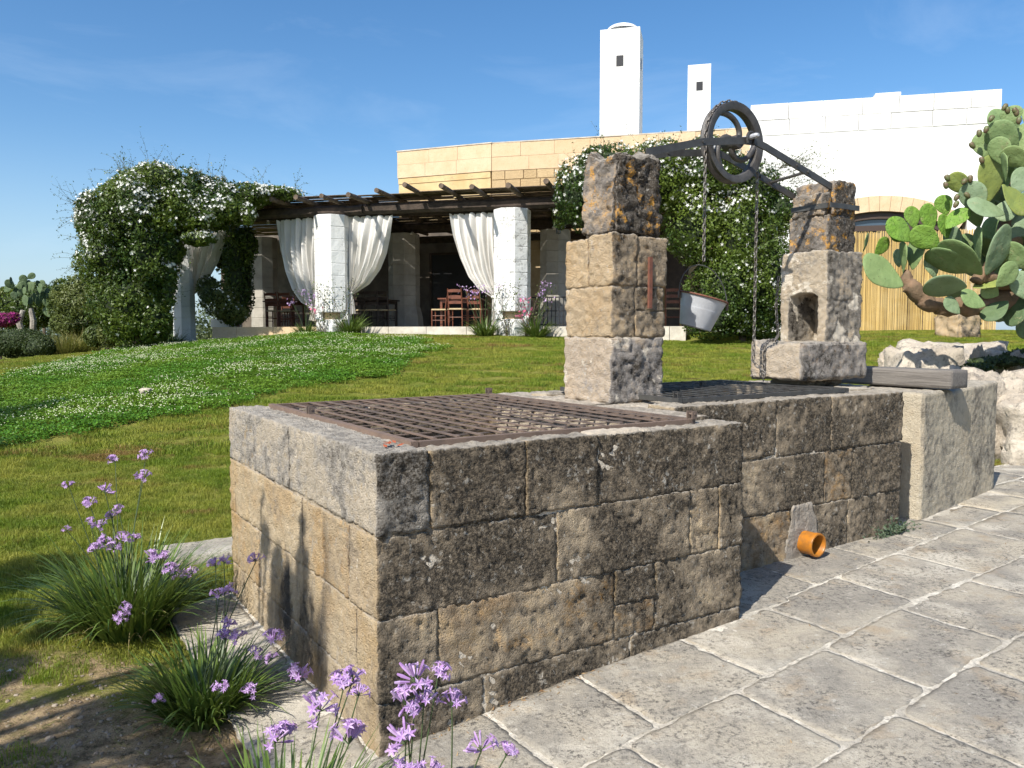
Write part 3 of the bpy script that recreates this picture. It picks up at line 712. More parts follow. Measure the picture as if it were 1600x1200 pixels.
chain('chain', 'short chain loop draped down the front left edge of the stone trough', [wp(3.695, 1.325, 1.90), wp(3.685, 1.335, 1.70), wp(3.67, 1.30, 1.475), wp(3.52, 1.20, 1.445), wp(3.385, 1.15, 1.445), wp(3.335, 1.14, 1.40), wp(3.33, 1.14, 1.20), wp(3.28, 1.10, 1.165)])
# bucket
bc = wp(2.72, 1.12, 1.72)
bk = thing('metal_bucket', 'tilted grey metal bucket with rusty rim hanging on the chain between the pillars', 'bucket', bc, 0)
tilt = Matrix.Rotation(R(15), 3, Vector((.1, 1, 0)))
autosmooth(MB().lathe([(.0, -.19), (.094, -.19), (.098, -.197), (.102, -.19), (.126, -.085), (.129, -.078), (.129, -.070), (.1315, -.060), (.134, -.052), (.134, -.044), (.1365, -.034), (.140, -.022), (.154, .0), (.150, .0), (.13, -.07), (.094, -.185), (0, -.185)], 40, tilt).build('shell', M['galv'], bk, world=False), 30)
RR = MB().tube([tilt @ Vector((.155*math.cos(a), .155*math.sin(a), 0)) for a in np.linspace(0, 2*math.pi, 37)], .006, 8, cap=False).build('rolled_rim', M['rust_red'], bk, world=False)
hp = []
e1 = tilt @ Vector((.158, 0, -.01)); e2 = tilt @ Vector((-.158, 0, -.01)); top = Vector(tuple(wp(2.717, 1.12, zb)))-bc
for a in np.linspace(0, math.pi, 19):
    q = e1*(.5+.5*math.cos(a))+e2*(.5-.5*math.cos(a)); q = q+Vector((0, 0, 1))*math.sin(a)*(.212)+Vector((top.x, 0, 0))*math.sin(a)*.8; hp.append(q)
MB().tube(hp, .0035, 6).build('handle', M['iron'], bk, world=False)
MB().box(e1+Vector((0, 0, -.01)), (.012, .03, .045)).box(e2+Vector((0, 0, -.01)), (.012, .03, .045)).build('handle_lug', M['rust'], bk, world=False)

# ------------------------------------------------------------------ farm building
BP = np.array((.9705, -.241)); BQ = np.array((.241, .9705)); BO = np.array((0, 19.1)); BR = math.atan2(-.241, .9705)
def bw(a, b, z): return Vector((BO[0]+a*BP[0]+b*BQ[0], BO[1]+a*BP[1]+b*BQ[1], z))
def b_at(px, py, b):
    """point of the plane b=const seen at a pixel, in building coordinates (a, z)"""
    r = ray(px, py); t = (b+BO @ BQ)/(r[0]*BQ[0]+r[1]*BQ[1]); X, Y = r[0]*t-BO[0], r[1]*t-BO[1]
    return X*BP[0]+Y*BP[1], EYE+r[2]*t
def ashlar(name, col, c2, nz, bump=.012, mot=.5):
    t = NT(name); rn = t.n('ObjectInfo', 'Random')
    c = t.mix(t.mr(rn, 0, 1), col, c2); c = t.mix(t.mr(t.noise(3, 5, .65), .42, .66, 0, mot), c, nz)
    c = t.mix(t.mr(t.noise(26, 5, .7), .55, .65, 0, .35), c, tuple(x*.5 for x in col))
    return t.fin(t.pbr(c, .93, t.bump(t.noise(22, 6, .7), bump)))
M['tufa'] = ashlar('tan_ashlar', (.58, .43, .26), (.63, .49, .32), (.52, .36, .20))
M['tufa_s'] = ashlar('small_tan_ashlar', (.52, .385, .21), (.46, .33, .17), (.38, .27, .14), .03)
M['tufa_j'] = plain('tan_joint', (.55, .42, .25), .95, (.45, .33, .19), 6)
t = NT('yellow_render'); p = t.pos(); z = t.n('SeparateXYZ', 2, ins={0: p})
c = t.mix(t.mr(t.noise(1.4, 5, .65), .4, .62), (.60, .46, .24), (.52, .36, .17)); st = t.mr(t.ma('ADD', z, t.mr(t.noise(2.2, 5, .7), .3, .7, -.5, .5)), 6.55, 6.9)
c = t.mix(t.ma('MULTIPLY', st, t.mr(t.noise(5, 6, .8), .48, .6, 0, .7)), c, (.22, .18, .13)); M['render'] = t.fin(t.pbr(c, .93, t.bump(t.noise(14, 5, .7), .01)))
def wash(name, dirt, stain=(.20, .19, .17), courses=0):
    t = NT(name); c = t.mix(t.mr(t.noise(1.2, 4, .6), .4, .65), (.76, .76, .74), (.68, .68, .65))
    c = t.mix(t.mr(t.noise(7, 7, .82), .62-.14*dirt, .70-.12*dirt, 0, dirt), c, stain)
    c = t.mix(t.mr(t.noise(1, 5, .7, vec=t.vmap(t.pos(), scale=(9, 9, .8))), .60, .72, 0, .35*dirt+.08), c, (.45, .43, .38))
    return t.fin(t.pbr(c, .9, t.bump(t.noise(18, 6, .7), .012)))
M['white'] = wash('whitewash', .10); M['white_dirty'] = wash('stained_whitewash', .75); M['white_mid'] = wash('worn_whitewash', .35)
M['white_in'] = plain('inside_plaster', (.42, .39, .34), .9, (.31, .29, .25), 3)  # inner white surfaces dimmed in colour to deepen the shade under the roof
M['wall_in'] = plain('shade_toned_back_wall', (.17, .14, .11), .9, (.09, .075, .06), 2)  # wall colour kept dark so the terrace interior reads as deep shade
M['dark_wood'] = plain('dark_stained_wood', (.045, .03, .02), .6, (.07, .045, .03), 6)
M['glass'] = NT('transom_glass'); tt = M['glass']; M['glass'] = tt.fin(tt.pbr((.05, .075, .10), .12, **{'Specular IOR Level': .8}))
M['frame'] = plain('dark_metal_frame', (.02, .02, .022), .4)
M['floor'] = plain('terrace_stone', (.40, .35, .27), .9, (.30, .26, .20), 4, .008, 20)
M['kerb'] = plain('pale_kerb_stone', (.58, .54, .46), .9, (.42, .38, .31), 4, .01, 20)

bld = thing('farm_building', 'long farmhouse behind the pergola, tan stone parapet and tall whitewashed wall with arched door', 'building', bw(0, 6.5, 1.5), BR)
def bl(a, b, z): return (a, b-6.5, z-1.5)
unit = {}
def ubox(mat):
    if mat.name not in unit: unit[mat.name] = MB().box((0, 0, 0), (1, 1, 1)).mesh('stone', mat)
    return unit[mat.name]
def bbox(name, a0, a1, b0, b1, z0, z1, mat):
    return obj(name, ubox(mat), bld, bl((a0+a1)/2, (b0+b1)/2, (z0+z1)/2), (0, 0, 0), (a1-a0, b1-b0, z1-z0))
A_L, _ = b_at(768, 224, 6.55); A_R, ZT_R = b_at(1173, 200, 6.55); _, ZT_L = b_at(768, 224, 6.55)
A_W, ZW0 = b_at(1173, 165, 6.5); A_E, ZW1 = b_at(1566, 138, 6.5)
ZT = (ZT_L+ZT_R)/2
bbox('wall', A_L, A_R, 6.6, 7.1, 1.4, ZT-.02, M['tufa_j'])
# white wall with arched doorway
ac, _ = b_at(1372, 400, 6.5); _, zi = b_at(1372, 330, 6.5); hw = 2.05; rise = .62
bw0, bw1 = 6.5, 7.1
na = 16; half = hw; Rr = (half*half+rise*rise)/(2*rise); angs = np.linspace(-math.asin(half/Rr), math.asin(half/Rr), na+1)
arcpt = lambda an, r: (ac+r*math.sin(an), zi-Rr+r*math.cos(an))
mbw = MB(); TV = .44
def prism(mb, pts, b0, b1):
    n = len(pts); V = [bl(a, b0, z) for a, z in pts]+[bl(a, b1, z) for a, z in pts]
    F = [tuple(range(n)), tuple(range(2*n-1, n-1, -1))]+[(i, i+n, (i+1) % n+n, (i+1) % n) for i in range(n)]
    mb.add(V, F)
xo = [arcpt(an, Rr+TV) for an in angs]
prism(mbw, [(A_W, 1.4), (xo[0][0], 1.4), xo[0], (A_W, xo[0][1])], bw0, bw1)
prism(mbw, [(xo[-1][0], 1.4), (A_E, 1.4), (A_E, xo[-1][1]), xo[-1]], bw0, bw1)
ztop = lambda a: ZW0+(ZW1-ZW0)*(a-A_W)/(A_E-A_W)
mid = (ZW0+ZW1)/2; prev_ = (A_W, xo[0][1])
prism(mbw, [(A_W, xo[0][1]), xo[0], (xo[0][0], mid-.9), (A_W, mid-.9)], bw0, bw1)
for q0, q1 in zip(xo[:-1], xo[1:]): prism(mbw, [q0, q1, (q1[0], mid-.9), (q0[0], mid-.9)], bw0, bw1)
prism(mbw, [xo[-1], (A_E, xo[-1][1]), (A_E, mid-.9), (xo[-1][0], mid-.9)], bw0, bw1)
o = mbw.build('wall', M['white'], bld, world=False)
for i in range(na):
    m_ = MB(); g = .0012
    q = [arcpt(angs[i]+g, Rr), arcpt(angs[i+1]-g, Rr), arcpt(angs[i+1]-g, Rr+TV-.004), arcpt(angs[i]+g, Rr+TV-.004)]
    prism(m_, q, bw0-.012-random.random()*.008, bw1-.05); m_.build('arch_stone', M['tufa'], bld, world=False)
zc = 0
for k, hc in enumerate((.47, .45)):
    z1 = mid-zc; z0 = z1-hc; zc += hc; a = A_W+random.uniform(0, .2)-.2; a0_ = A_W
    while a0_ < A_E-.05:
        a1_ = min(a0_+random.uniform(.85, 1.15), A_E)
        if A_E-a1_ < .3: a1_ = A_E
        o = bbox('coping_stone', a0_+.008, a1_-.008, bw0-.012-random.random()*.008, bw1, z0+.008, z1-.008+random.uniform(-.004, .004), M['white'])
        a0_ = a1_
bbox('coping_stone', *[b_at(1368, 150, 6.5)[0], b_at(1408, 150, 6.5)[0]], 6.52, 7.0, mid-.003, mid+.11, M['white'])
bbox('door_recess', ac-hw-.3, ac+hw+.3, 7.0, 7.1, 1.4, zi+.1, M['frame'])
zt_ = b_at(1372, 351, 6.5)[1]
m_ = MB(); prism(m_, [(ac-hw, zt_)]+[(ac+hw, zt_)]+[arcpt(an, Rr-.16) for an in angs[::-1]], 6.72, 6.75); m_.build('transom_window', M['glass'], bld, world=False)
m_ = MB()
for i in range(na):
    q = [arcpt(angs[i], Rr-.2), arcpt(angs[i+1], Rr-.2), arcpt(angs[i+1], Rr), arcpt(angs[i], Rr)]; prism(m_, q, 6.62, 6.78)
prism(m_, [(ac-hw, zt_-.16), (ac+hw, zt_-.16), (ac+hw, zt_), (ac-hw, zt_)], 6.66, 6.78)
m_.build('window_frame', plain('brown_frame', (.06, .04, .03), .5), bld, world=False)
bbox('door_panel', ac-hw, ac+hw, 6.82, 6.88, 1.5, zt_-.16, M['dark_wood'])
# tan ashlar facing
z1 = ZT
for k, hc in enumerate([.44, .44]+[.285]*16):
    z0 = z1-hc; big = k < 2; a0_ = A_L+.0; 
    while a0_ < A_R-.02:
        L = random.uniform(.85, 1.25) if big else random.uniform(.42, .68)
        a1_ = min(a0_+L, A_R)
        if A_R-a1_ < .2: a1_ = A_R
        g = .004 if big else .012
        if z0 > 4.1 or (a1_ > 1.2 and z0 > 1.6):
            bbox('stone', a0_+g, a1_-g, 6.56-random.random()*.014, 6.61, z0+g, z1-g, M['tufa' if big else 'tufa_s'])
        a0_ = a1_
    z1 = z0
bbox('roof_edge', A_L-.01, A_R, 6.54, 7.12, ZT-.004, ZT+.03, M['kerb'])
# left facet of the parapet: two courses of long stones over yellow render
pL = np.array(at(621, 238, 27.25)); dirL = np.array(tuple(bw(A_L, 6.55, 0)))[:2]-pL[:2]; LL = np.linalg.norm(dirL); dl = dirL/LL; angL = math.atan2(dl[1], dl[0])
def fbox(name, s0, s1, d0, d1, z0, z1, mat, taper=None):
    o = obj(name, ubox(mat), bld)
    c = pL[:2]+dl*((s0+s1)/2)+np.array((-dl[1], dl[0]))*((d0+d1)/2); c3 = np.array((c[0], c[1], (z0+z1)/2))
    l = local(bld, c3[None])[0]; o.location = l; o.rotation_euler = (0, 0, angL-BR); o.scale = (s1-s0, d1-d0, z1-z0); return o
fbox('wall', .03, LL-.04, .02, .5, 1.4, ZT-.45, M['render'])
z1 = ZT+.0
for k in range(2):
    a0_ = 0
    while a0_ < LL-.05:
        a1_ = min(a0_+random.uniform(.9, 1.2), LL)
        if LL-a1_ < .3: a1_ = LL
        fbox('stone', a0_+.004, a1_-.004, -.02-random.random()*.01, .5, z1-.437, z1-.003, M['tufa']); a0_ = a1_
    z1 -= .44
fbox('wall', 0.02, LL-.05, -.0, .3, z1-.2, z1, M['render'])
fbox('roof_edge', -.02, LL+.02, -.04, .55, ZT-.002, ZT+.035, M['kerb'])
# body of the house behind, sides and roofs
bbox('wall', A_L-2.4, A_L, 9.5, 14, 1.2, ZT-.7, M['render']); bbox('roof', A_L-2.6, A_R+.1, 7.08, 14, ZT-.6, ZT-.45, M['kerb'])
bbox('wall', A_W+.02, A_E-.02, 7.12, 14, 1.4, mid-.5, M['white'])
bbox('wall', A_W-.02, A_W+.4, 7.1, 14, ZT-.6, mid-.03, M['white'])
def chimney(px0, px1, pyt, b, window, dome, side):
    a0_, zt = b_at(px0, pyt, b); a1_, _ = b_at(px1, pyt, b); w = a1_-a0_
    mb = MB(); mb.box(bl((a0_+a1_)/2, b+w/2, (zt+6.5)/2+0), (w, w, zt-6.5)); ch = mb.build('chimney', M['white'], bld, world=False)
    wa0, wz1 = b_at(window[0], window[1], b); wa1, wz0 = b_at(window[2], window[3], b)
    MB().box(bl((wa0+wa1)/2, b-.004+.02, (wz0+wz1)/2), (wa1-wa0, .05, wz1-wz0)).build('opening', M['frame'], ch, world=False)
    MB().box(bl(a1_-.02+.004, b+w*.42, (wz0+wz1)/2), (.05, (wa1-wa0), wz1-wz0)).build('opening', M['frame'], ch, world=False)
    if dome:
        r = w*.42; c = Vector(bl((a0_+a1_)/2+.02, b+w/2, zt+.02))
        autosmooth(MB().lathe([(r*math.cos(t_), .10+r*.42*math.sin(t_)) for t_ in np.linspace(0, math.pi/2, 8)], 24, loc=c).build('dome', M['white_dirty'], ch, world=False), 60)
chimney(938, 1000, 47, 9.6, (963, 87, 974, 103), True, 1); chimney(1075, 1111, 102, 12.5, (1088, 128, 1098, 141), False, 1)
# low white wall at the far right and step
rb = thing('low_white_wall', 'low whitewashed wall and step at the far right edge beside the reed fence', 'wall', bw(12.9, 5.6, 1.45), BR)
mb = MB(); mb.box((.9, 0, .35), (1.6, .4, .7)); mb.build('wall', M['white'], rb, world=False)
mb = MB(); mb.box((.9, -.6, .05), (2.2, .5, .16)); mb.build('step', M['kerb'], rb, world=False)

# reed fence
ra0, rzt = b_at(1318, 362, 6.1); ra1, rzb = b_at(1556, 519, 6.1)
rf = thing('reed_fence', 'golden reed screen fence in front of the arched doorway', 'fence', bw((ra0+ra1)/2, 6.1, rzb-.03), BR)
t = NT('split_reed'); ri = t.n('NewGeometry', 'Random Per Island'); c = t.mix(ri, (.66, .47, .17), (.36, .235, .075)); c = t.mix(t.mr(ri, .84, .93), c, (.13, .08, .04))
c = t.mix(t.mr(t.noise(1.6, 4, .6), .45, .62, 0, .4), c, (.66, .52, .26)); M['reed'] = t.fin(t.pbr(c, .7))
mb = MB(); w = ra1-ra0; n = int(w/.0155); hh = rzt-rzb
for i in range(n):
    x = -w/2+w*i/n+random.uniform(-.004, .004); y = random.uniform(-.02, .02); r = random.uniform(.0065, .0095); l = random.uniform(-.012, .012)
    h_ = hh+random.uniform(-.05, .03)
    mb.tube([(x, y, -.03), (x+l*.5, y+random.uniform(-.01, .01), h_*.5), (x+l, y, h_)], r, 5)
mb.build('reeds', M['reed'], rf, world=False)['kind'] = 'stuff'
for z_ in (.35, 1.4, 2.5): MB().tube([(-w/2, .03, z_), (w/2, .03, z_)], .012, 6).build('binding_rail', M['dark_wood'], rf, world=False)

# ------------------------------------------------------------------ terrace
FL = 1.63
te = bpy.data.objects.new('terrace', None); C.objects.link(te); te['kind'] = 'structure'; te.location = bw(0, 0, 0); te.rotation_euler = (0, 0, BR)
a_l, _ = b_at(333, 515, -.1); a_r, _ = b_at(1072, 515, -.1)
mb = MB(); mb.box(((a_l+a_r)/2, 3.45, FL-.17), (a_r-a_l-.02, 6.2, .33)); mb.build('terrace_floor', M['floor'], te, world=False)
x = a_l
ub = MB().box((0, 0, 0), (1, 1, 1)).mesh('kerb_stone', M['kerb'])
ubt = MB().box((0, 0, 0), (1, 1, 1)).mesh('kerb_stone', M['tufa'])
while x < a_r-.1:
    L = random.uniform(.7, 1.2); x1 = min(x+L, a_r); left = x < -5.3
    obj('kerb_stone', ubt if left else ub, te, ((x+x1)/2, .10+random.uniform(-.008, .008), FL-.165), (0, 0, 0), (x1-x-.012, .5, .34)); x = x1

# ------------------------------------------------------------------ columns
def column(label, px, py_top, b, wpx, mat, base=True, zb=None, rings=11, group='white columns of the pergola', flare=False):
    a, zt = b_at(px, py_top, b); Yc = bw(a, b, 0).y; w = wpx/FPX*Yc; Rr_ = w/2/.985
    z0 = zb if zb is not None else float(terrain(bw(a, b, 0).x, Yc))-.03
    c = thing('octagonal_column', label, 'column', bw(a, b, z0), 0, group)
    H_ = zt-z0
    def octa(z_0, z_1, r0, r1, name, m, res=3, chip=.012):
        V = []; F = []; n = 32; zs = np.linspace(z_0, z_1, res+1)
        if res > 2: zs = np.concatenate([[z_0, z_0+.012], np.linspace(z_0+.05, z_1-.05, res-1), [z_1-.012, z_1]])
        for iz, z_ in enumerate(zs):
            f = (z_-z_0)/(z_1-z_0); r = r0+(r1-r0)*f
            if iz in (0, len(zs)-1) and res > 2: r -= .005
            for k in range(n):
                th = 2*math.pi*k/n; s8 = (th-R(22.5)+math.pi/8) % (math.pi/4)-math.pi/8
                rr_ = r/math.cos(s8)*math.cos(math.pi/8)*1.03; V.append((rr_*math.cos(th+R(8)), rr_*math.sin(th+R(8)), z_))
        k_ = len(zs); V = np.array(V); V[:, :2] *= (1+(.012*fbm(V*5+px, 3))[:, None]*chip/.012)
        F = [(i*n+j, i*n+(j+1) % n, (i+1)*n+(j+1) % n, (i+1)*n+j) for i in range(k_-1) for j in range(n)]+[tuple(range(n-1, -1, -1)), tuple((k_-1)*n+j for j in range(n))]
        o = obj(name, mesh(name, V, F, m), c); return o
    if base:
        octa(0, .26, Rr_*.88, Rr_*.98, 'base_stone', mat); octa(.26, .42, Rr_*.98, Rr_*.90, 'base_stone', mat)
        octa(.42, .60, Rr_*.60, Rr_*.60, 'niche_stone', M['tufa_j'], 2)
        for sx in (-1, 1): MB().box((sx*Rr_*.72, 0, .51), (.18, Rr_*1.1, .178)).build('niche_side', mat, c, world=False)
        z_ = .60
    else:
        z_ = 0
        if flare: octa(0, .30, Rr_*1.22, Rr_*1.18, 'base_stone', mat, 2); octa(.30, .62, Rr_*1.18, Rr_, 'base_stone', mat, 2); z_ = .62
    nr = max(3, int(round((H_-z_)/.31))); hh_ = (H_-z_)/nr
    for k in range(nr): octa(z_+k*hh_+.002, z_+(k+1)*hh_-.002, Rr_*(1+random.uniform(-.006, .006)), Rr_*(1+random.uniform(-.006, .006)), 'shaft_stone', mat)
    return c
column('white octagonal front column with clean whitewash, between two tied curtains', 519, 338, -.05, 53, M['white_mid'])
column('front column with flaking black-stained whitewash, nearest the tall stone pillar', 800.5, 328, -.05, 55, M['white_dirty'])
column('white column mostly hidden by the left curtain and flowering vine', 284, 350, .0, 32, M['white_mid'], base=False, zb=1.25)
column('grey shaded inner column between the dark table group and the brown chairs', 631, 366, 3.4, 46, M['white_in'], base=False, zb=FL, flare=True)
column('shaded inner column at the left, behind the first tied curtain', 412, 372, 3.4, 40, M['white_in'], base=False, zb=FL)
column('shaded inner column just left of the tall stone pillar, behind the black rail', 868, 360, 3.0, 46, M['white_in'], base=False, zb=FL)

# ------------------------------------------------------------------ pergola
M['old_wood'] = plain('weathered_brown_timber', (.075, .055, .042), .9, (.035, .026, .02), 7, .012, 30)
M['old_wood2'] = plain('grey_brown_pole', (.17, .125, .09), .9, (.08, .06, .045), 9, .012, 30)
pg = thing('pergola', 'rustic dark timber pergola roof over the terrace with pole rafter ends sticking out', 'pergola', bw(0, 0, 4.4), BR)
def pl(a, b, z): return (a, b, z-4.4)
al, _ = b_at(345, 330, -.05); ar, _ = b_at(893, 330, -.05); zbm = b_at(800, 328, -.05)[1]
def rough_bar(name, A, B, w, h, mat, seed=0, n=18, par=pg):
    A = Vector(A); B = Vector(B); d = (B-A).normalized(); y = Vector((0, 0, 1)).cross(d).normalized(); z_ = d.cross(y); V = []; F = []
    for i in range(n+1):
        c = A.lerp(B, i/n); q = noise3(np.array([[i*.35+seed, seed*2.1, 0], [i*.35+seed, seed*2.1, 5], [i*.8, seed, 9]]))
        ww = w*(1+.18*q[2]); hh2 = h*(1+.18*q[0]); c = c+y*q[1]*w*.15+z_*q[0]*h*.12
        for k in range(8):
            an = 2*math.pi*(k+.5)/8; V.append(c+y*(ww/2*max(-1, min(1, 1.25*math.cos(an))))+z_*(hh2/2*max(-1, min(1, 1.25*math.sin(an)))))
    F = [(i*8+j, i*8+(j+1) % 8, (i+1)*8+(j+1) % 8, (i+1)*8+j) for i in range(n) for j in range(8)]+[tuple(range(7, -1, -1)), tuple(n*8+j for j in range(8))]
    return obj(name, mesh(name, [tuple(v) for v in V], F, mat), par)
zb_ = zbm+.005
rough_bar('front_beam', pl(al, -.05, zb_+.13), pl((al+ar)/2-.6, -.05, zb_+.14), .24, .24, M['old_wood'], 3)
rough_bar('front_beam', pl((al+ar)/2-.75, -.03, zb_+.15), pl(ar, -.05, zb_+.13), .24, .25, M['old_wood'], 8)
rough_bar('back_beam', pl(al, 3.4, zb_+.13), pl(ar+2.6, 3.4, zb_+.13), .22, .24, M['old_wood'], 13)
rough_bar('wall_beam', pl(al, 6.4, zb_+.13), pl(ar+2.6, 6.4, zb_+.13), .16, .22, M['old_wood'], 15)
zr = zb_+.33
tips = [(388, 317), (424, 312), (462, 309), (502, 306), (544, 303), (588, 296), (632, 288), (689, 291), (737, 293), (794, 290), (853, 282)]
for i, (px, py) in enumerate(tips):
    # rafters all lie at one height: find how far this one sticks out
    r = ray(px, py); t_ = (zr-EYE)/r[2]; X, Y = r[0]*t_-BO[0], r[1]*t_-BO[1]; a, b = X*BP[0]+Y*BP[1], X*BQ[0]+Y*BQ[1]
    b = max(-1.25, min(b, -.25)); a_, _ = b_at(px, py, b); k = random.uniform(-.12, .12)
    zz = b_at(px, py, b)[1]-zr; zz = max(-.05, min(zz, .28))
    rr = random.uniform(.058, .076)
    mb = MB(); npt = 9; pts = [Vector(pl(a_+k*f, b+(6.45-b)*f, zr+zz*(1-f)**3+.02*math.sin(f*9+i))) for f in np.linspace(0, 1, npt)]
    mb.tube(pts, [rr*(1-.15*math.sin(7*f)) for f in np.linspace(0, 1, npt)], 8); autosmooth(mb.build('rafter', M['old_wood2'], pg, world=False), 50)
for i in range(4):
    a = ar+.55+.6*i; MB().tube([pl(a, 2.2, zr), pl(a, 6.45, zr)], .07, 8).build('rafter', M['old_wood2'], pg, world=False)
# reed mat lying on the rafters (ragged front edge, a few chinks)
mb = MB(); 
for k in range(-3, 46):
    b0_ = .02+k*.14; 
    a = al-.6 if k < 8 else al-4.2  # rear rows run on unseen behind the vine, added to shade the back wall
    while a < ar+.05:
        L = random.uniform(1.6, 2.6); a1_ = min(a+L, ar+.1)
        if random.random() > .05 or k > 5:
            mb.box(pl((a+a1_)/2, b0_+random.uniform(-.02, .02), zr+.105+random.uniform(-.006, .012)+.012*(k % 2)), (a1_-a-.004, .155, .014), Matrix.Rotation(random.uniform(-.008, .008), 3, 'Z'))
        a = a1_
for k in range(30):
    mb.box(pl(ar+1.35, 2.4+k*.14, zr+.10+.012*(k % 2)), (2.7, .155, .014))
mb.build('reed_roof', M['old_wood2'], pg, world=False)['kind'] = 'stuff'
# extra cross poles under the roof
for b_ in (1.4, 4.9): rough_bar('purlin', pl(al, b_, zr-.12), pl(ar, b_, zr-.12), .1, .1, M['old_wood'], b_)

# dark door openings on the house wall under the pergola
def door(label, a0_, a1_, z1_, mat):
    d = thing('wooden_door', label, 'door', bw((a0_+a1_)/2, 6.50, FL), BR)
    w = a1_-a0_; h = z1_-FL
    MB().box((0, 0, h/2), (w-.12, .05, h-.06)).build('door_leaf', mat, d, world=False)
    m_ = MB(); m_.box((-w/2+.04, -.01, h/2), (.08, .09, h)); m_.box((w/2-.04, -.01, h/2), (.08, .09, h)); m_.box((0, -.01, h-.03), (w-.17, .09, .07)); m_.build('door_frame', M['dark_wood'], d, world=False)
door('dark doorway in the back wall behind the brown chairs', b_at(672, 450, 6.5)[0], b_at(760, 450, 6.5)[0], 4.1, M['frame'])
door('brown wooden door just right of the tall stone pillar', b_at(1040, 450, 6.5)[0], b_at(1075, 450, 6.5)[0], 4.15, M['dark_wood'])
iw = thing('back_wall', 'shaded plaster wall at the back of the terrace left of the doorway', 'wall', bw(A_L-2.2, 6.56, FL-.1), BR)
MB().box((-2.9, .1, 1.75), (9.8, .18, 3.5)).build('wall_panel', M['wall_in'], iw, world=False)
# ------------------------------------------------------------------ curtains
t = NT('curtain_cotton'); c = t.mix(t.mr(t.noise(2, 4, .6), .4, .65), (.82, .80, .76), (.74, .72, .67))
a_ = t.pbr(c, .95, t.bump(t.noise(60, 5, .6), .002)); b_ = t.n('BsdfTranslucent', ins={'Color': (.70, .66, .58, 1)}); M['cotton'] = t.fin(t.n('MixShader', ins={0: .28, 1: a_, 2: b_}))
def curtain(label, Lc, Rc, b, folds, amp=.07, tail=None, Yref=None):
    """Lc, Rc: pixel polylines of the left and right hems, hung in the plane b of the pergola front"""
    def samp(pl_, f):
        pl_ = np.array(pl_, float); d = np.r_[0, np.cumsum(np.linalg.norm(np.diff(pl_, axis=0), axis=1))]; s_ = f*d[-1]
        return np.array((np.interp(s_, d, pl_[:, 0]), np.interp(s_, d, pl_[:, 1])))
    nt, ns = 34, 64; V = []; seed = Lc[0][0]
    a0_, z0_ = b_at(*Lc[0], b); org = bw(a0_, b, z0_)
    for i in range(nt+1):
        f = i/nt; l = samp(Lc, f); r = samp(Rc, f)
        al_, zl = b_at(*l, b); ar_, zr_ = b_at(*r, b); w = abs(ar_-al_)
        for j in range(ns+1):
            g = j/ns; gg = g+.02*math.sin(g*folds*2*math.pi)
            a = al_+(ar_-al_)*gg; z_ = zl+(zr_-zl)*g
            if i == 0: z_ += .035*math.cos(g*folds*2*math.pi)
            ph = g*folds*2*math.pi+.7*math.sin(seed+g*9)+f*.9
            dep = amp*(.35+.65*min(1, f*3))*math.sin(ph)*(.5+.5*min(1, w/.7))+.04*math.sin(ph*.5+f*4+seed)-.10*math.sin(f*math.pi)*math.sin(g*math.pi)
            V.append(local_b(a, b+dep, z_, org))
    n = ns+1; F = [(i*n+j, i*n+j+1, (i+1)*n+j+1, (i+1)*n+j) for i in range(nt) for j in range(ns)]
    c = thing('curtain', label, 'curtain', org, BR, 'white cotton curtains of the pergola')
    obj('cloth', mesh('cloth', V, F, M['cotton'], True), c)
    if tail:
        V = []; (tx, ty), (bx0, by0), (bx1, by1) = tail
        for i in range(13):
            f = i/12
            for j in range(25):
                g = j/24; hwid = 4*(1-f)+0
                l = (tx-3+(bx0-tx+3)*f**.7, ty+(by0-ty)*f); r = (tx+3+(bx1-tx-3)*f**.7, ty+(by1-ty)*f)
                px, py = l[0]+(r[0]-l[0])*g, l[1]+(r[1]-l[1])*g; a, z_ = b_at(px, py, b)
                V.append(local_b(a, b-.05+.05*math.sin(g*3.5*2*math.pi+f)*(.4+f), z_, org))
        F = [(i*25+j, i*25+j+1, (i+1)*25+j+1, (i+1)*25+j) for i in range(12) for j in range(24)]
        obj('tail', mesh('tail', V, F, M['cotton'], True), c)
        a, z_ = b_at(tx, ty, b); q = local_b(a, b-.03, z_, org)
        MB().lathe([(.075, -.03), (.085, 0), (.075, .03)], 14, Matrix.Diagonal((1, .8, 1)).to_3x3(), Vector(q)).build('tie_band', M['cotton'], c, world=False)
    # curtain rod
    aL, zL = b_at(*Lc[0], b); aR, zR = b_at(*Rc[0], b)
    MB().tube([local_b(aL-.05, b, zL+.03, org), local_b(aR+.03, b, zR+.03, org)], .012, 6).build('curtain_rod', M['frame'], c, world=False)
    return c
def local_b(a, b, z, org):
    w = bw(a, b, z)-org; c, s_ = math.cos(-BR), math.sin(-BR); return (w.x*c-w.y*s_, w.x*s_+w.y*c, w.z)
curtain('full white curtain tied to the left side of the clean white column', [(433, 346), (438, 392), (446, 425), (458, 455), (472, 474), (489, 481)], [(492, 341), (493, 370), (494, 410), (495, 440), (494, 460), (492, 478)], .03, 7, tail=((491, 481), (484, 500), (495, 502)))
curtain('white curtain swept left to the right side of the clean white column', [(539, 340), (541, 370), (544, 400), (546, 430), (547, 446), (547, 455)], [(614, 338), (609, 368), (602, 396), (592, 420), (575, 444), (551, 460)], .03, 8, tail=((548, 458), (543, 492), (557, 490)))
curtain('white curtain tied to the left side of the black-stained column', [(703, 336), (708, 368), (718, 402), (731, 432), (747, 452), (768, 464)], [(774, 333), (775, 370), (776, 400), (777, 430), (777, 446), (775, 458)], .03, 8, tail=((773, 464), (768, 508), (783, 510)))
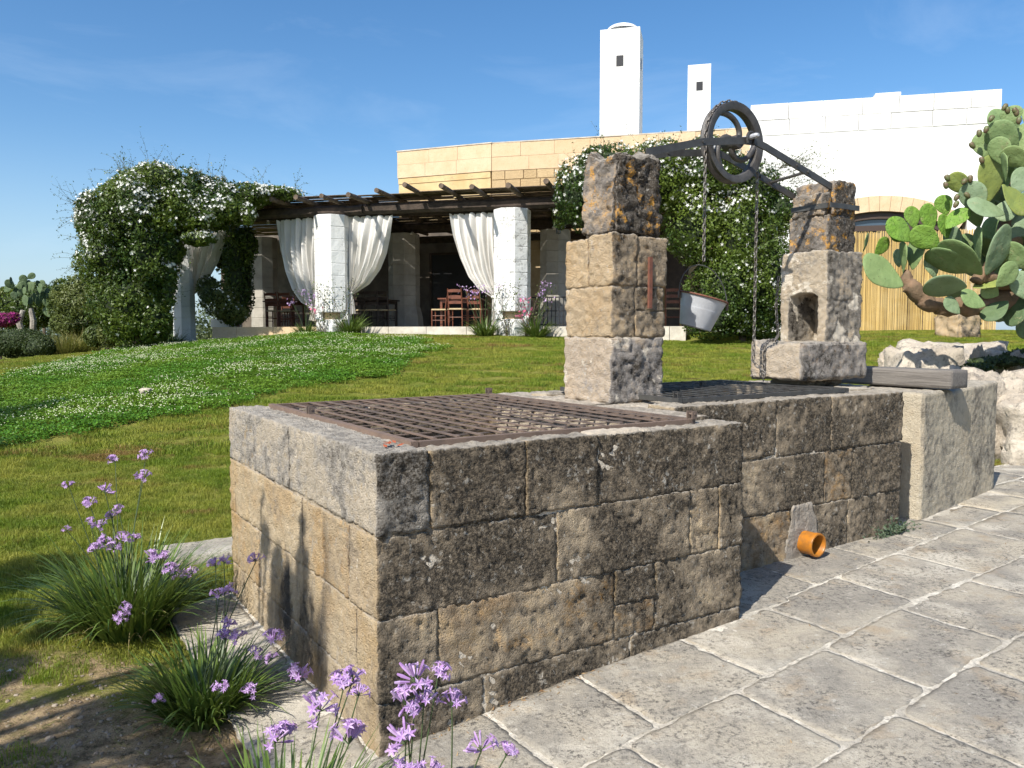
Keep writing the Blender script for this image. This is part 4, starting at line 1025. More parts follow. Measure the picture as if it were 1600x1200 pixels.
curtain('shaded white curtain beside the flowering vine at the left end', [(299, 358), (298, 385), (298, 410), (299, 430), (299, 445), (299, 456)], [(353, 347), (349, 378), (340, 408), (330, 428), (316, 446), (304, 459)], .12, 7, tail=((301, 458), (293, 518), (306, 518)))

# ------------------------------------------------------------------ chairs and tables on the terrace
M['chair_red'] = plain('red_brown_wood', (.16, .055, .03), .45, (.10, .035, .02), 8)
M['chair_dark'] = plain('very_dark_wood', (.03, .02, .016), .45)
M['straw'] = plain('woven_straw_seat', (.42, .34, .20), .85, (.30, .23, .13), 40)
def chair_meshes(mat):
    m = {}
    m['front_leg'] = MB().tube([(0, 0, 0), (0, 0, .46)], [.016, .019], 8).mesh('leg', mat)
    m['rear_leg'] = MB().tube([(0, 0, 0), (0, 0, .45), (0, .03, .72), (0, .085, .98)], [.015, .019, .018, .014], 8).mesh('leg', mat)
    m['slat'] = MB().add([(x, .012*math.cos(x*4)+d, z) for x in np.linspace(-.17, .17, 7) for d in (-.008, .008) for z in (-.03, .03+.02*math.cos(x*8))],
                          [(i*4+0, i*4+4, i*4+5, i*4+1) for i in range(6)]+[(i*4+2, i*4+3, i*4+7, i*4+6) for i in range(6)]+[(i*4+1, i*4+5, i*4+7, i*4+3) for i in range(6)]+[(i*4, i*4+2, i*4+6, i*4+4) for i in range(6)]).mesh('slat', mat)
    m['seat'] = MB().box((0, 0, 0), (.42, .40, .035), taper=.93).mesh('seat', M['straw'])
    m['rung'] = MB().tube([(-.18, 0, 0), (.18, 0, 0)], .010, 6).mesh('rung', mat)
    return m
cm_r = chair_meshes(M['chair_red']); cm_d = chair_meshes(M['chair_dark'])
def chair(label, px, b, rot, cm_):
    a, _ = b_at(px, 480, b); c = thing('ladder_back_chair', label, 'chair', bw(a, b, FL), BR+R(rot), 'wooden chairs on the terrace')
    for sx in (-1, 1):
        obj('leg', cm_['front_leg'], c, (sx*.19, -.18, 0)); obj('leg', cm_['rear_leg'], c, (sx*.18, .18, 0))
        obj('rung', cm_['rung'], c, (sx*.185, 0, .18), (0, 0, R(90))); obj('rung', cm_['rung'], c, (sx*.185, 0, .30), (0, 0, R(90)))
    obj('seat', cm_['seat'], c, (0, 0, .465)); obj('rung', cm_['rung'], c, (0, -.18, .25)); obj('rung', cm_['rung'], c, (0, .18, .25))
    for z_, y in ((.62, .20), (.76, .225), (.91, .26)): obj('slat', cm_['slat'], c, (0, y, z_))
def table(label, px, b, w, mat):
    a, _ = b_at(px, 480, b); c = thing('dining_table', label, 'table', bw(a, b, FL), BR, 'dining tables on the terrace')
    MB().box((0, 0, .75), (w, .8, .035)).build('table_top', mat, c, world=False); MB().box((0, 0, .69), (w-.12, .66, .08)).build('apron', mat, c, world=False)
    for sx in (-1, 1):
        for sy in (-1, 1): MB().box((sx*(w/2-.08), sy*.31, .365), (.06, .06, .73)).build('leg', mat, c, world=False)
chair('red-brown chair at the left table, first from the left, back towards us', 430, 1.6, 180, cm_r)
chair('red-brown chair at the left table, half behind the full curtain', 452, 1.7, 175, cm_r)
chair('red-brown chair at the far side of the left table', 446, 3.0, 10, cm_r)
table('dark table at the left behind the first curtain', 446, 2.35, 1.0, M['chair_red'])
chair('nearly black chair by the curtain tail, first of the dark row', 566, 1.5, 178, cm_d)
chair('nearly black chair in the middle of the dark row', 584, 1.4, 185, cm_d)
chair('nearly black chair at the right end of the dark row, leaning outwards', 603, 1.5, 172, cm_d)
table('dark table behind the row of three nearly black chairs', 585, 2.2, 1.2, M['chair_dark'])
chair('bright red-brown chair facing right, in the sun at the open bay', 688, 1.5, -85, cm_r)
chair('red-brown chair with its back to the lawn, beside the sunlit one', 715, 1.0, 180, cm_r)
chair('red-brown chair behind the agapanthus, nearest the stained column', 746, 1.3, 170, cm_r)
table('red-brown table in the open bay between the two front columns', 722, 1.75, 1.1, M['chair_red'])
chair('brown chair seen through the gap right of the tall stone pillar', 1052, 2.0, 180, cm_r)
# black slatted rail
a, _ = b_at(868, 463, 1.0); fr = thing('black_metal_rail', 'black slatted metal rail between the stained column and the tall stone pillar', 'railing', bw(a, 1.0, FL), BR)
for i in range(14): MB().box((-.6+i*.1, 0, .36), (.022, .022, .72)).build('baluster', M['frame'], fr, world=False)
for z_ in (.06, .40, .74): MB().box((.05, .024, z_), (1.36, .022, .03)).build('rail', M['frame'], fr, world=False)
# lamps
def bulb(label, px, py, b):
    a, z_ = b_at(px, py, b); o = thing('hanging_bulb', label, 'lamp', bw(a, b, z_), 0, 'hanging lamps under the pergola')
    MB().lathe([(0, -.10), (.04, -.085), (.05, -.05), (.035, -.01), (.02, 0), (0, 0)], 14).build('bulb', M['white_in'], o, world=False)
    MB().tube([(0, 0, -.005), (0, 0, .04), (0, 0, 4.75-z_)], [.016, .006, .005], 6).build('flex', M['frame'], o, world=False)
bulb('small white bulb hanging at the left end of the pergola', 419, 345, .5); bulb('small white bulb hanging in front of the inner grey column', 644, 362, 2.4)
a, z_ = b_at(873, 352, .9); o = thing('wall_lantern', 'metal lantern shade hanging right of the stained column', 'lamp', bw(a, .9, z_), 0)
MB().lathe([(.17, -.06), (.15, -.02), (.05, .03), (.03, .06), (0, .06)], 16).build('shade', M['galv'], o, world=False); MB().lathe([(0, -.22), (.06, -.2), (.07, -.1), (.06, -.05), (0, -.05)], 12).build('lantern_glass', M['glass'], o, world=False); MB().tube([(0, 0, .05), (0, 0, 4.75-z_)], .006, 6).build('flex', M['frame'], o, world=False)
# planter at the left end
a, z_ = b_at(354, 508, 1.2); o = thing('planter_box', 'white rectangular planter on the terrace edge below the bush', 'planter', bw(a, 1.2, FL), BR)
mb = MB(); mb.box((0, -.2, .12), (.72, .03, .24)); mb.box((0, .2, .12), (.72, .03, .24)); mb.box((-.345, 0, .12), (.03, .37, .24)); mb.box((.345, 0, .12), (.03, .37, .24)); mb.build('box', M['white'], o, world=False)
MB().box((0, 0, .10), (.66, .37, .16)).build('potting_soil', M['litter'], o, world=False)

# ------------------------------------------------------------------ foliage
def leaf_cloud(P, N, size, aspect=.5, fold=.18, droop=.35):
    n = len(P); rnd = np.random.normal(size=(n, 3)); A = N+.75*rnd; A /= np.linalg.norm(A, axis=1)[:, None]+1e-9
    T = np.cross(A, np.random.normal(size=(n, 3))); T[:, 2] -= droop*0; T /= np.linalg.norm(T, axis=1)[:, None]+1e-9
    T = T+np.array((0, 0, -droop)); T /= np.linalg.norm(T, axis=1)[:, None]+1e-9
    B = np.cross(A, T); B /= np.linalg.norm(B, axis=1)[:, None]+1e-9; A = np.cross(T, B)
    s_ = size[:, None] if hasattr(size, '__len__') else size
    V = np.stack([P-T*s_*.5, P+B*s_*aspect*.5-A*s_*fold*.5-T*s_*.05, P+T*s_*.5-A*s_*fold*.3, P-B*s_*aspect*.5-A*s_*fold*.5-T*s_*.05], 1).reshape(-1, 3)
    I = np.arange(n)*4; F = np.concatenate([np.stack([I, I+1, I+2], 1), np.stack([I, I+2, I+3], 1)])
    return V, F
def shell_points(blobs, n, inner=.72, rough=.16, freq=1.2, seed=0, thin=None):
    blobs = [(np.array(c, float), np.array(r, float)) for c, r in blobs]
    w = np.array([(r[0]*r[1]+r[0]*r[2]+r[1]*r[2]) for c, r in blobs]); w /= w.sum(); P = []; N = []
    cnt = 0
    while cnt < n:
        k = np.random.choice(len(blobs), size=n, p=w); d = np.random.normal(size=(n, 3)); d /= np.linalg.norm(d, axis=1)[:, None]
        cc = np.array([b[0] for b in blobs])[k]; rr = np.array([b[1] for b in blobs])[k]
        f = 1-(1-inner)*np.random.rand(n)**1.6
        q = cc+d*rr; f = f*(1+rough*fbm(q*freq+seed, 3)+.06*np.random.normal(size=n)*(np.random.rand(n) < .12))
        q = cc+d*rr*f[:, None]; keep = np.ones(n, bool)
        for c, r in blobs: keep &= (((q-c)/r)**2).sum(1) > (inner*.92)**2
        # clumps and gaps
        keep &= (fbm(q*2.2+seed+5, 2) > -.16) | (np.random.rand(n) < .22)
        nn = d/rr; nn /= np.linalg.norm(nn, axis=1)[:, None]
        P.append(q[keep]); N.append(nn[keep]); cnt += keep.sum()
    return np.concatenate(P)[:n], np.concatenate(N)[:n]
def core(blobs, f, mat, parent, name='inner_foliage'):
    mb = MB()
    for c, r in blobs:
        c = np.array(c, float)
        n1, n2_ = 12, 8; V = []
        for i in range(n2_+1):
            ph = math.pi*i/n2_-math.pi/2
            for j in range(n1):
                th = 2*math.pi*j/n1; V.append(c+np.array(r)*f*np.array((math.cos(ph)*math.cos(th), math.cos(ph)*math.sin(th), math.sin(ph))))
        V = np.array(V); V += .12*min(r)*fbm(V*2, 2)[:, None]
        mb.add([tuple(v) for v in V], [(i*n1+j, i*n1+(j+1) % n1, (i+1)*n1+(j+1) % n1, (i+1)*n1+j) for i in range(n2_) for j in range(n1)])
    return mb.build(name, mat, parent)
def foliage(root, blobs, n, size, mat, aspect=.5, inner=.72, rough=.16, freq=1.2, seed=0, corem=None, cf=.72, name='leaves', droop=.35):
    P, N = shell_points(blobs, n, inner, rough, freq, seed)
    V, F = leaf_cloud(P, N, size*np.random.uniform(.6, 1.25, len(P)), aspect, droop=droop)
    o = obj(name, mesh(name, local(root, V), F, mat), root); o['kind'] = 'stuff'
    if corem: core(blobs, cf, corem, root)
    return P, N
def blossoms(root, P, N, size, mat, name='blossoms', out=.05, petals=5):
    """small open flowers, each a ring of petal faces"""
    n = len(P); V = []; F = []
    A = N+.5*np.random.normal(size=(n, 3)); A /= np.linalg.norm(A, axis=1)[:, None]
    T = np.cross(A, np.random.normal(size=(n, 3))); T /= np.linalg.norm(T, axis=1)[:, None]; B = np.cross(A, T)
    s_ = size*np.random.uniform(.6, 1.2, n)
    c0 = P+A*out; Vs = [c0]
    for k in range(petals*2):
        an = 2*math.pi*k/(petals*2); r = (s_*(.5 if k % 2 else .20))[:, None]
        Vs.append(c0+(T*math.cos(an)+B*math.sin(an))*r+A*r*.25)
    m = petals*2+1; V = np.stack(Vs, 1).reshape(-1, 3); I = np.arange(n)*m
    F = np.concatenate([np.stack([I, I+1+(k) % (m-1), I+1+(k+1) % (m-1), I+1+(k+2) % (m-1)], 1) for k in range(1, m-1, 2)])
    o = obj(name, mesh(name, local(root, V), F, mat), root); o['kind'] = 'stuff'; return o
def px_blob(px, py, Y, rpx, rpy=None, rd=None):
    c = at(px, py, Y); s_ = Y/FPX; rpy = rpy or rpx; return (tuple(c), (rpx*s_, (rd or (rpx+rpy)/2)*s_, rpy*s_))
def twigs(root, starts, mat, n, L=.6, spread=.7, name='twigs', leaves=None, gdir=(0, 0, .6)):
    mb = MB(); LP = []; LN = []
    for i in range(n):
        p, d0 = starts[random.randrange(len(starts))]; p = Vector(p); d = (Vector(d0)+Vector(gdir)+Vector(np.random.normal(size=3))*spread*.5).normalized(); pts = [p]; l = L*random.uniform(.4, 1.2)
        for k in range(5):
            d = (d+Vector(np.random.normal(size=3))*.16+Vector((0, 0, -.05))).normalized(); p = p+d*l/5; pts.append(p)
            for q in range(2): LP.append(tuple(p+Vector(np.random.normal(size=3))*.03)); LN.append(tuple(d))
        mb.tube(pts, [.004, .0035, .003, .003, .002, .0015], 4, cap=False)
    o = mb.build(name, mat, root); o['kind'] = 'stuff'
    if leaves:
        V, F = leaf_cloud(np.array(LP), np.array(LN), .06*np.random.uniform(.5, 1.2, len(LP)), .4); o = obj('twig_leaves', mesh('twig_leaves', local(root, V), F, leaves), root); o['kind'] = 'stuff'
# flowering vine at the left of the pergola
Y1 = 19.0
b1 = [px_blob(205, 470, Y1, 55, 70), px_blob(180, 400, Y1, 58, 55), px_blob(215, 335, Y1, 78, 62), px_blob(275, 325, Y1+.5, 80, 58), px_blob(165, 345, Y1, 42, 48), px_blob(140, 350, Y1, 22, 28), px_blob(245, 285, Y1, 40, 30), px_blob(335, 318, Y1+.6, 60, 38), px_blob(385, 306, Y1+.8, 48, 17, 40), px_blob(432, 303, Y1+1, 42, 11, 34), px_blob(230, 400, Y1, 45, 70), px_blob(235, 500, Y1-.1, 38, 38), px_blob(310, 372, Y1-.05, 32, 14, 22), px_blob(340, 328, Y1-.1, 44, 18, 24), px_blob(388, 335, Y1-.1, 12, 16, 12), px_blob(310, 345, Y1-.1, 40, 16, 20), px_blob(262, 440, Y1-.05, 16, 60, 16), px_blob(265, 385, Y1, 26, 30)]
v1 = thing('flowering_vine', 'huge dark green climbing vine with white blossoms covering the left end of the pergola', 'climbing plant', at(205, 545, Y1))
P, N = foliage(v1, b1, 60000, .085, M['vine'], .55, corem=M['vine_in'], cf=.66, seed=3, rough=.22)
m_ = (N[:, 2] > -.15) & (P[:, 2] > at(0, 400, Y1).z-.3) & (N[:, 1] < .4) & (fbm(P*1.6+9, 3) > -.02)
idx = np.where(m_)[0]; idx = np.random.choice(idx, min(2600, len(idx)), replace=False); blossoms(v1, P[idx], N[idx], .090, M['white_flower'])
idx2 = np.where((fbm(P*2+3, 2) > .1) & (N[:, 1] < .2))[0][:260]; blossoms(v1, P[idx2], N[idx2], .09, M['white_flower'], 'scattered_blossoms')
st = [(tuple(P[i]+N[i]*.05), tuple(N[i])) for i in np.random.choice(np.where((N[:, 2] > .1) | (N[:, 0] < -.3))[0], 400)]
twigs(v1, st, M['twig'], 260, .62, 1.0, leaves=M['vine'], gdir=(-.15, 0, .25))
mb = MB(); b0_ = at(215, 545, Y1); mb.tube([b0_-Vector((0, 0, .1)), b0_+Vector((.1, .1, 1.2)), b0_+Vector((.3, .2, 2.8))], [.09, .07, .05], 8); mb.build('trunk', M['bark'], v1)
# vine 2 behind the well
Y2 = 17.6
b2 = [px_blob(905, 300, Y2+.3, 36, 55), px_blob(950, 265, Y2+.3, 50, 40), px_blob(1030, 275, Y2, 62, 58), px_blob(1105, 270, Y2, 62, 55), px_blob(1175, 295, Y2, 45, 48), px_blob(1090, 350, Y2, 55, 70), px_blob(1150, 370, Y2, 62, 80), px_blob(1140, 450, Y2, 66, 75), px_blob(1110, 500, Y2-.3, 45, 30), px_blob(1190, 430, Y2, 40, 90), px_blob(1215, 330, Y2, 32, 40), px_blob(1175, 500, Y2, 50, 30), px_blob(875, 330, Y2+1.4, 14, 26)]
v2 = thing('flowering_vine', 'tall white-flowering vine growing behind the pulley between the two stone pillars', 'climbing plant', at(1150, 530, Y2))
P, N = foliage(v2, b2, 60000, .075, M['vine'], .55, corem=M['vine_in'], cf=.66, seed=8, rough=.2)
m_ = (N[:, 2] > -.2) & (N[:, 1] < .3) & (P[:, 2] > at(0, 340, Y2).z) & (fbm(P*1.5+2, 3) > -.05)
idx = np.where(m_)[0]; idx = np.random.choice(idx, min(1900, len(idx)), replace=False); blossoms(v2, P[idx], N[idx], .085, M['white_flower'])
idx2 = np.where((fbm(P*2+3, 2) > .02) & (N[:, 1] < .2))[0]; idx2 = np.random.choice(idx2, 420); blossoms(v2, P[idx2], N[idx2], .085, M['white_flower'], 'scattered_blossoms')
st = [(tuple(P[i]), tuple(N[i])) for i in np.random.choice(np.where((N[:, 2] > .2))[0], 300)]
twigs(v2, st, M['twig'], 80, .6, .8, leaves=M['vine'])
st = [(tuple(at(random.uniform(1190, 1250), random.uniform(255, 300), Y2+.6)), (.8, 0, .3)) for i in range(30)]
twigs(v2, st, M['twig'], 60, 1.1, .7, name='loose_shoots', leaves=M['vine'], gdir=(.5, 0, .35))
mb = MB(); b0_ = at(1160, 528, Y2); mb.tube([b0_-Vector((0, 0, .1)), b0_+Vector((.1, 0, 1.5))], [.08, .05], 8); mb.build('trunk', M['bark'], v2)
# bush inside the terrace left
def bush(name, label, cat, blobs, n, size, mat, base, aspect=.5, seed=0, group=None, corem=None, trunk=.03, inner=.6, **k):
    r = thing(name, label, cat, base, 0, group); P, N = foliage(r, blobs, n, size, mat, aspect, inner, seed=seed, corem=corem, **k)
    b0 = Vector(base); c0 = Vector(blobs[0][0]); MB().tube([b0-Vector((0, 0, .05)), b0.lerp(c0, .5), c0], [trunk*1.5, trunk, trunk*.6], 6).build('trunk', M['bark'], r); return r, P, N
Y3 = 20.9
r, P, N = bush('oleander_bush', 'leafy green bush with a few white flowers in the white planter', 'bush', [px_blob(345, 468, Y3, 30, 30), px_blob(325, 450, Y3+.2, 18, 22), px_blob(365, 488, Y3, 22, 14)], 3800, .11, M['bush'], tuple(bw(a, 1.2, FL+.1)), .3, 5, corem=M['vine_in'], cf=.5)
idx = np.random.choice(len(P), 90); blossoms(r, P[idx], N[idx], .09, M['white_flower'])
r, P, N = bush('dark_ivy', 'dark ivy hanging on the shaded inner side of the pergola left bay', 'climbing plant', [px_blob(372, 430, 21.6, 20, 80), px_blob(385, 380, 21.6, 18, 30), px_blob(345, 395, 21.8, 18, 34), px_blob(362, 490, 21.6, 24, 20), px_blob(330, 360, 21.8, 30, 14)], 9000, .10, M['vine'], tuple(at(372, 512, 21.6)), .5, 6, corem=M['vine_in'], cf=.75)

# background planting at the left
LB = 'shrubs and plants at the left edge of the lawn'
def gz(px, Y): x = (px-800)/FPX*Y; return float(terrain(x, Y))
def gbase(px, Y): x = (px-800)/FPX*Y; return (x, Y, float(terrain(x, Y)))
bush('low_hedge', 'low dark clipped hedge at the far left edge of the lawn', 'hedge', [px_blob(-20, 536, 21, 50, 24), px_blob(30, 536, 21, 45, 24), px_blob(62, 542, 20.6, 24, 19)], 16000, .07, M['hedge'], gbase(30, 21), .35, 1, corem=M['vine_in'], cf=.8, inner=.85, rough=.08)
bush('round_shrub', 'tall bushy green shrub between the prickly pear and the flowering vine', 'bush', [px_blob(140, 475, 24, 48, 44), px_blob(175, 470, 23.6, 34, 42), px_blob(105, 480, 24.4, 26, 36), px_blob(120, 505, 24, 40, 22)], 22000, .12, M['bush'], gbase(140, 24), .4, 2, corem=M['vine_in'], cf=.72)
bush('dark_shrub', 'dense dark shrub standing behind the prickly pears at the far left', 'bush', [px_blob(60, 478, 26.5, 46, 36), px_blob(20, 482, 26.5, 36, 34), px_blob(95, 472, 26.5, 24, 36)], 14000, .12, M['vine'], gbase(60, 26.5), .4, 12, corem=M['vine_in'], cf=.75)
bush('brown_shrub', 'pale yellow-brown shrub at the left margin above the magenta flowers', 'bush', [px_blob(2, 478, 27, 20, 26), px_blob(-30, 470, 27, 30, 36)], 6000, .12, M['drygrass'], gbase(0, 27), .3, 3, corem=M['vine_in'], cf=.6)
bush('bougainvillea', 'magenta bougainvillea at the left margin behind the low hedge', 'bush', [px_blob(4, 500, 23.5, 19, 11), px_blob(-25, 496, 23.5, 20, 14), px_blob(20, 497, 23.6, 10, 8)], 2600, .10, M['magenta'], gbase(0, 23.5), .7, 4, corem=M['vine_in'], cf=.6)
bush('leafy_shrub', 'bright green leafy shrub at the foot of the vine, left side', 'bush', [px_blob(172, 520, 20.5, 18, 22), px_blob(150, 525, 20.8, 18, 16)], 3500, .10, M['bush'], gbase(168, 20.5), .4, 5, corem=M['vine_in'], cf=.6)
# far planting beyond, so the land does not end at the hedge
PV = []; PF = []; nb = 0
for i in range(26):
    px = -900+i*56; Y = random.uniform(38, 60); x, y, z_ = gbase(px, Y); h_ = random.uniform(2.6, 4.2); bb_ = [((x, y, z_+h_*.55), (h_*.75, h_*.7, h_*.42)), ((x+h_*.4, y+.3, z_+h_*.45), (h_*.5, h_*.5, h_*.36))]
    P, N = shell_points(bb_, 1500, .3, .2, seed=i); V, F = leaf_cloud(P, N, .30*np.random.uniform(.6, 1.2, len(P)), .5); PV.append(V); PF.append(F+nb); nb += len(V)
o = obj('far_woodland', mesh('far_woodland', np.concatenate(PV), np.concatenate(PF), M['olive_leaf'])); o['kind'] = 'stuff'; o['label'] = 'distant olive groves beyond the garden at the left'; o['category'] = 'woodland'
# small conifer
bush('small_conifer', 'small dark pointed conifer peeking above the prickly pears on the left', 'tree', [px_blob(69, 452, 30, 5, 10), px_blob(69, 462, 30, 7, 12), px_blob(69, 478, 30, 9, 16)], 1500, .12, M['hedge'], gbase(69, 30), .3, 6, corem=M['vine_in'], cf=.7, trunk=.05)

def grasstuft(root, base, n, L, mat, spread=.5, wid=.01, name='blades', up=.9, ground_r=.12, droop=.9, seg=6):
    base = np.array(base, float); V = []; F = []; cnt = 0
    for i in range(n):
        an = random.uniform(0, 2*math.pi); rr = ground_r*math.sqrt(random.random()); p = base+np.array((rr*math.cos(an), rr*math.sin(an), 0))
        a2 = an+random.uniform(-.6, .6); d = np.array((math.cos(a2)*spread*random.uniform(.2, 1.2), math.sin(a2)*spread*random.uniform(.2, 1.2), up)); d /= np.linalg.norm(d)
        l = L*random.uniform(.5, 1.1); side = np.array((-math.sin(a2+random.uniform(-.5, .5)), math.cos(a2), 0)); w = wid*random.uniform(.7, 1.2)
        dr = droop*random.uniform(.3, 1.3)
        for k in range(seg+1):
            f = k/seg; ww = w*(1-f**2.2)*.5+.0004
            nrm = np.cross(d, side)
            V += [p+side*ww+nrm*ww*.4, p-side*ww+nrm*ww*.4]
            d = d+np.array((0, 0, -dr/seg*(f+.3))); d /= np.linalg.norm(d); p = p+d*l/seg
        F += [(cnt+2*k, cnt+2*k+1, cnt+2*k+3, cnt+2*k+2) for k in range(seg)]; cnt += 2*(seg+1)
    o = obj(name, mesh(name, local(root, V), np.array(F), mat, True), root); o['kind'] = 'stuff'; return o
AG = 'strap-leaved clumps at the feet of the columns'
for px, py, w, lab in ((478, 526, 40, 'left of the clean white column'), (547, 528, 66, 'right of the clean white column'), (757, 530, 58, 'left of the black-stained column'), (838, 530, 60, 'right of the black-stained column'), (268, 540, 60, 'under the flowering vine beside the left curtain')):
    b_ = -.55; a, z_ = b_at(px, py, b_); g = bw(a, b_, 0); zg = float(terrain(g.x, g.y))
    r = thing('agapanthus_clump', 'green strap-leaved clump growing '+lab, 'plant', (g.x, g.y, zg), 0, AG)
    grasstuft(r, (g.x, g.y, zg-.02), 230, w/FPX*19*.72, M['strap'], 1.1, .026, 'strap_leaves', ground_r=.14, droop=1.3, seg=5)
    if px in (757, 478, 838):
        mb = MB(); PP = []
        for k in range(6):
            e = Vector((g.x+random.uniform(-.55, .55), g.y+random.uniform(-.2, .1), zg+random.uniform(.75, 1.2))); mb.tube([(g.x, g.y, zg+.05), (g.x*.5+e.x*.5, g.y, zg+.5), e], .006, 4)
            PP += [tuple(e+Vector(np.random.normal(size=3))*.05) for q in range(16)]
        mb.build('flower_stems', M['stem'], r)['kind'] = 'stuff'
        blossoms(r, np.array(PP), np.random.normal(size=(len(PP), 3)), .06, M['petal'], 'umbels')
# climbing roses, thin twiggy plants on the columns
for px, lab, fl in ((505, 'left front of the clean white column', [(493, 485)]), (532, 'right front of the clean white column', []), (792, 'middle of the black-stained column', [(816, 472), (820, 488), (811, 492)]), (822, 'right side of the black-stained column', [(824, 470), (826, 484)])):
    b_ = -.52; a, z_ = b_at(px, 525, b_); g = bw(a, b_, 0); zg = float(terrain(g.x, g.y)); r = thing('climbing_rose', 'thin twiggy rose climbing at the '+lab, 'plant', (g.x, g.y, zg), 0, 'roses trained on the front columns')
    mb = MB(); LP = []
    for k in range(7):
        p = Vector((g.x, g.y, zg-.02)); d = Vector((random.uniform(-.25, .25), 0, 1)); pts = [p]
        for q in range(8): d = (d+Vector((random.gauss(0, .22), random.gauss(0, .05), 0))).normalized(); p = p+d*random.uniform(.12, .2); pts.append(p); LP += [tuple(p+Vector(np.random.normal(size=3))*.05) for _ in range(5)]
        mb.tube(pts, [.009, .008, .007, .006, .006, .005, .004, .003, .003], 5)
    mb.build('stems', M['bark'], r)['kind'] = 'stuff'
    V, F = leaf_cloud(np.array(LP), np.random.normal(size=(len(LP), 3)), .055*np.random.uniform(.5, 1.2, len(LP)), .55); o = obj('leaves', mesh('leaves', local(r, V), F, M['bush']), r); o['kind'] = 'stuff'
    if fl:
        PP = []
        for fx, fy in fl:
            for q in range(11): aa, zz = b_at(fx+random.gauss(0, 3.5), fy+random.gauss(0, 4), b_-.08); PP.append(tuple(bw(aa, b_-.08+random.gauss(0, .05), zz)))
        blossoms(r, np.array(PP), np.random.normal(size=(len(PP), 3))+np.array((0, -1.5, 0)), .075, M['pink'])
# dry ornamental grass on the left
for px, Y, w in ((100, 22.3, 36), (128, 22.6, 30)):
    g = gbase(px, Y); r = thing('dry_grass_tuft', 'yellowish dry grass tuft behind the grey rock, '+('left' if px == 100 else 'right')+' one of the pair', 'plant', g, 0, LB)
    grasstuft(r, g, 420, .85, M['drygrass'], .8, .02, 'blades', ground_r=.35, droop=.7, seg=4)
# ------------------------------------------------------------------ rocks
t = NT('boulder_limestone'); p = t.pos()
c = t.mix(t.mr(t.noise(2.2, 6, .65), .36, .66), (.62, .55, .44), (.40, .34, .27)); c = t.mix(t.mr(t.noise(6, 6, .7, vec=t.vmap(p, loc=(3, 2, 1))), .54, .64, 0, .75), c, (.20, .175, .15))
c = t.mix(t.mr(t.noise(30, 5, .7), .56, .66, 0, .5), c, (.15, .13, .11)); M['boulder'] = t.fin(t.pbr(c, .92, t.bump(t.noise(16, 7, .72), .04)))
M['slate'] = plain('dark_slate', (.05, .053, .06), .65, (.085, .09, .10), 5, .01, 20)
M['grey_rock'] = plain('grey_rock', (.36, .33, .28), .95, (.20, .18, .155), 5, .02, 20)
def rock(name, label, c, r, mat, seed, rotz=0, flat=1, group=None, sub=46, tilt=0, cat='rock'):
    n1, n2_ = sub, sub//2; V = []
    for i in range(n2_+1):
        ph = math.pi*i/n2_-math.pi/2
        for j in range(n1):
            th = 2*math.pi*j/n1; V.append((math.cos(ph)*math.cos(th), math.cos(ph)*math.sin(th), math.sin(ph)))
    V = np.array(V); S = V*1.1+seed*7.7
    pw = np.abs(V)**.62*np.sign(V); f = 1+.30*fbm(S*1.1, 2)+.10*fbm(S*3.4, 3)+.045*fbm(S*9, 3); ridg = .12*np.abs(noise3(S*2.3)); V = pw*(f-ridg)[:, None]*.86
    V = V*np.array(r); ct, st_ = math.cos(tilt), math.sin(tilt); V = np.stack([V[:, 0]*ct-V[:, 2]*st_, V[:, 1], V[:, 0]*st_+V[:, 2]*ct], 1)
    F = np.array([(i*n1+j, i*n1+(j+1) % n1, (i+1)*n1+(j+1) % n1, (i+1)*n1+j) for i in range(n2_) for j in range(n1)])
    o = obj(name, mesh(name, V, F, mat, True), None, c, (0, 0, rotz)); return tag(o, label, cat, group)
RG = 'rocks of the rockery at the right'
def prock(label, px, py, Y, wpx, hpx, mat, seed, name='boulder', depth=None, tilt=0, rz=0, group=RG):
    c = at(px, py, Y); s_ = Y/FPX; r_ = hpx*s_/2; g_ = float(terrain(c.x, c.y))
    if c.z-r_ > g_-.05: top = c.z+r_; c.z = (top+g_-.12)/2; r_ = (top-g_+.12)/2      # bedded in the ground
    return rock(name, label, tuple(c), (wpx*s_/2, (depth or wpx*.7)*s_/2, r_), mat, seed, rz, tilt=tilt, group=group)
prock('large pale boulder behind the grey beam, leftmost of the rockery', 1448, 556, 9.9, 128, 46, M['boulder'], 1, tilt=-.10)
prock('long low boulder forming the shaded back ridge of the rockery', 1492, 546, 10.9, 190, 46, M['boulder'], 11, tilt=-.10)
prock('low pale boulder right behind the end of the grey beam', 1530, 600, 8.2, 120, 58, M['boulder'], 2, tilt=-.15)
prock('huge pale boulder at the right edge above the grass', 1622, 650, 7.9, 150, 104, M['boulder'], 3)
prock('pale boulder at the right edge on top of the huge one', 1612, 596, 8.6, 112, 56, M['boulder'], 4, tilt=.1)
prock('small pinkish stone between the boulders at the right', 1574, 580, 8.4, 36, 24, M['boulder'], 5)
prock('small pale knob of rock poking up from the shaded bed under the cactus', 1530, 545, 9.9, 32, 22, M['boulder'], 6)
prock('small white stone in the shade at the right edge under the cactus', 1592, 549, 9.7, 30, 20, M['boulder'], 7)
prock('small pointed stone at the far left tip of the rockery', 1404, 549, 10.3, 40, 24, M['boulder'], 10, tilt=.4)
prock('flat shaded boulder at the right under the cactus trunk', 1566, 556, 10.3, 110, 32, M['boulder'], 12, tilt=-.05)
prock('flat stone between the leftmost boulder and the one behind the beam', 1492, 578, 8.9, 84, 22, M['boulder'], 13, tilt=-.1)
prock('small rock in the shade under the huge boulder at the right edge', 1598, 690, 7.7, 60, 22, M['boulder'], 15)
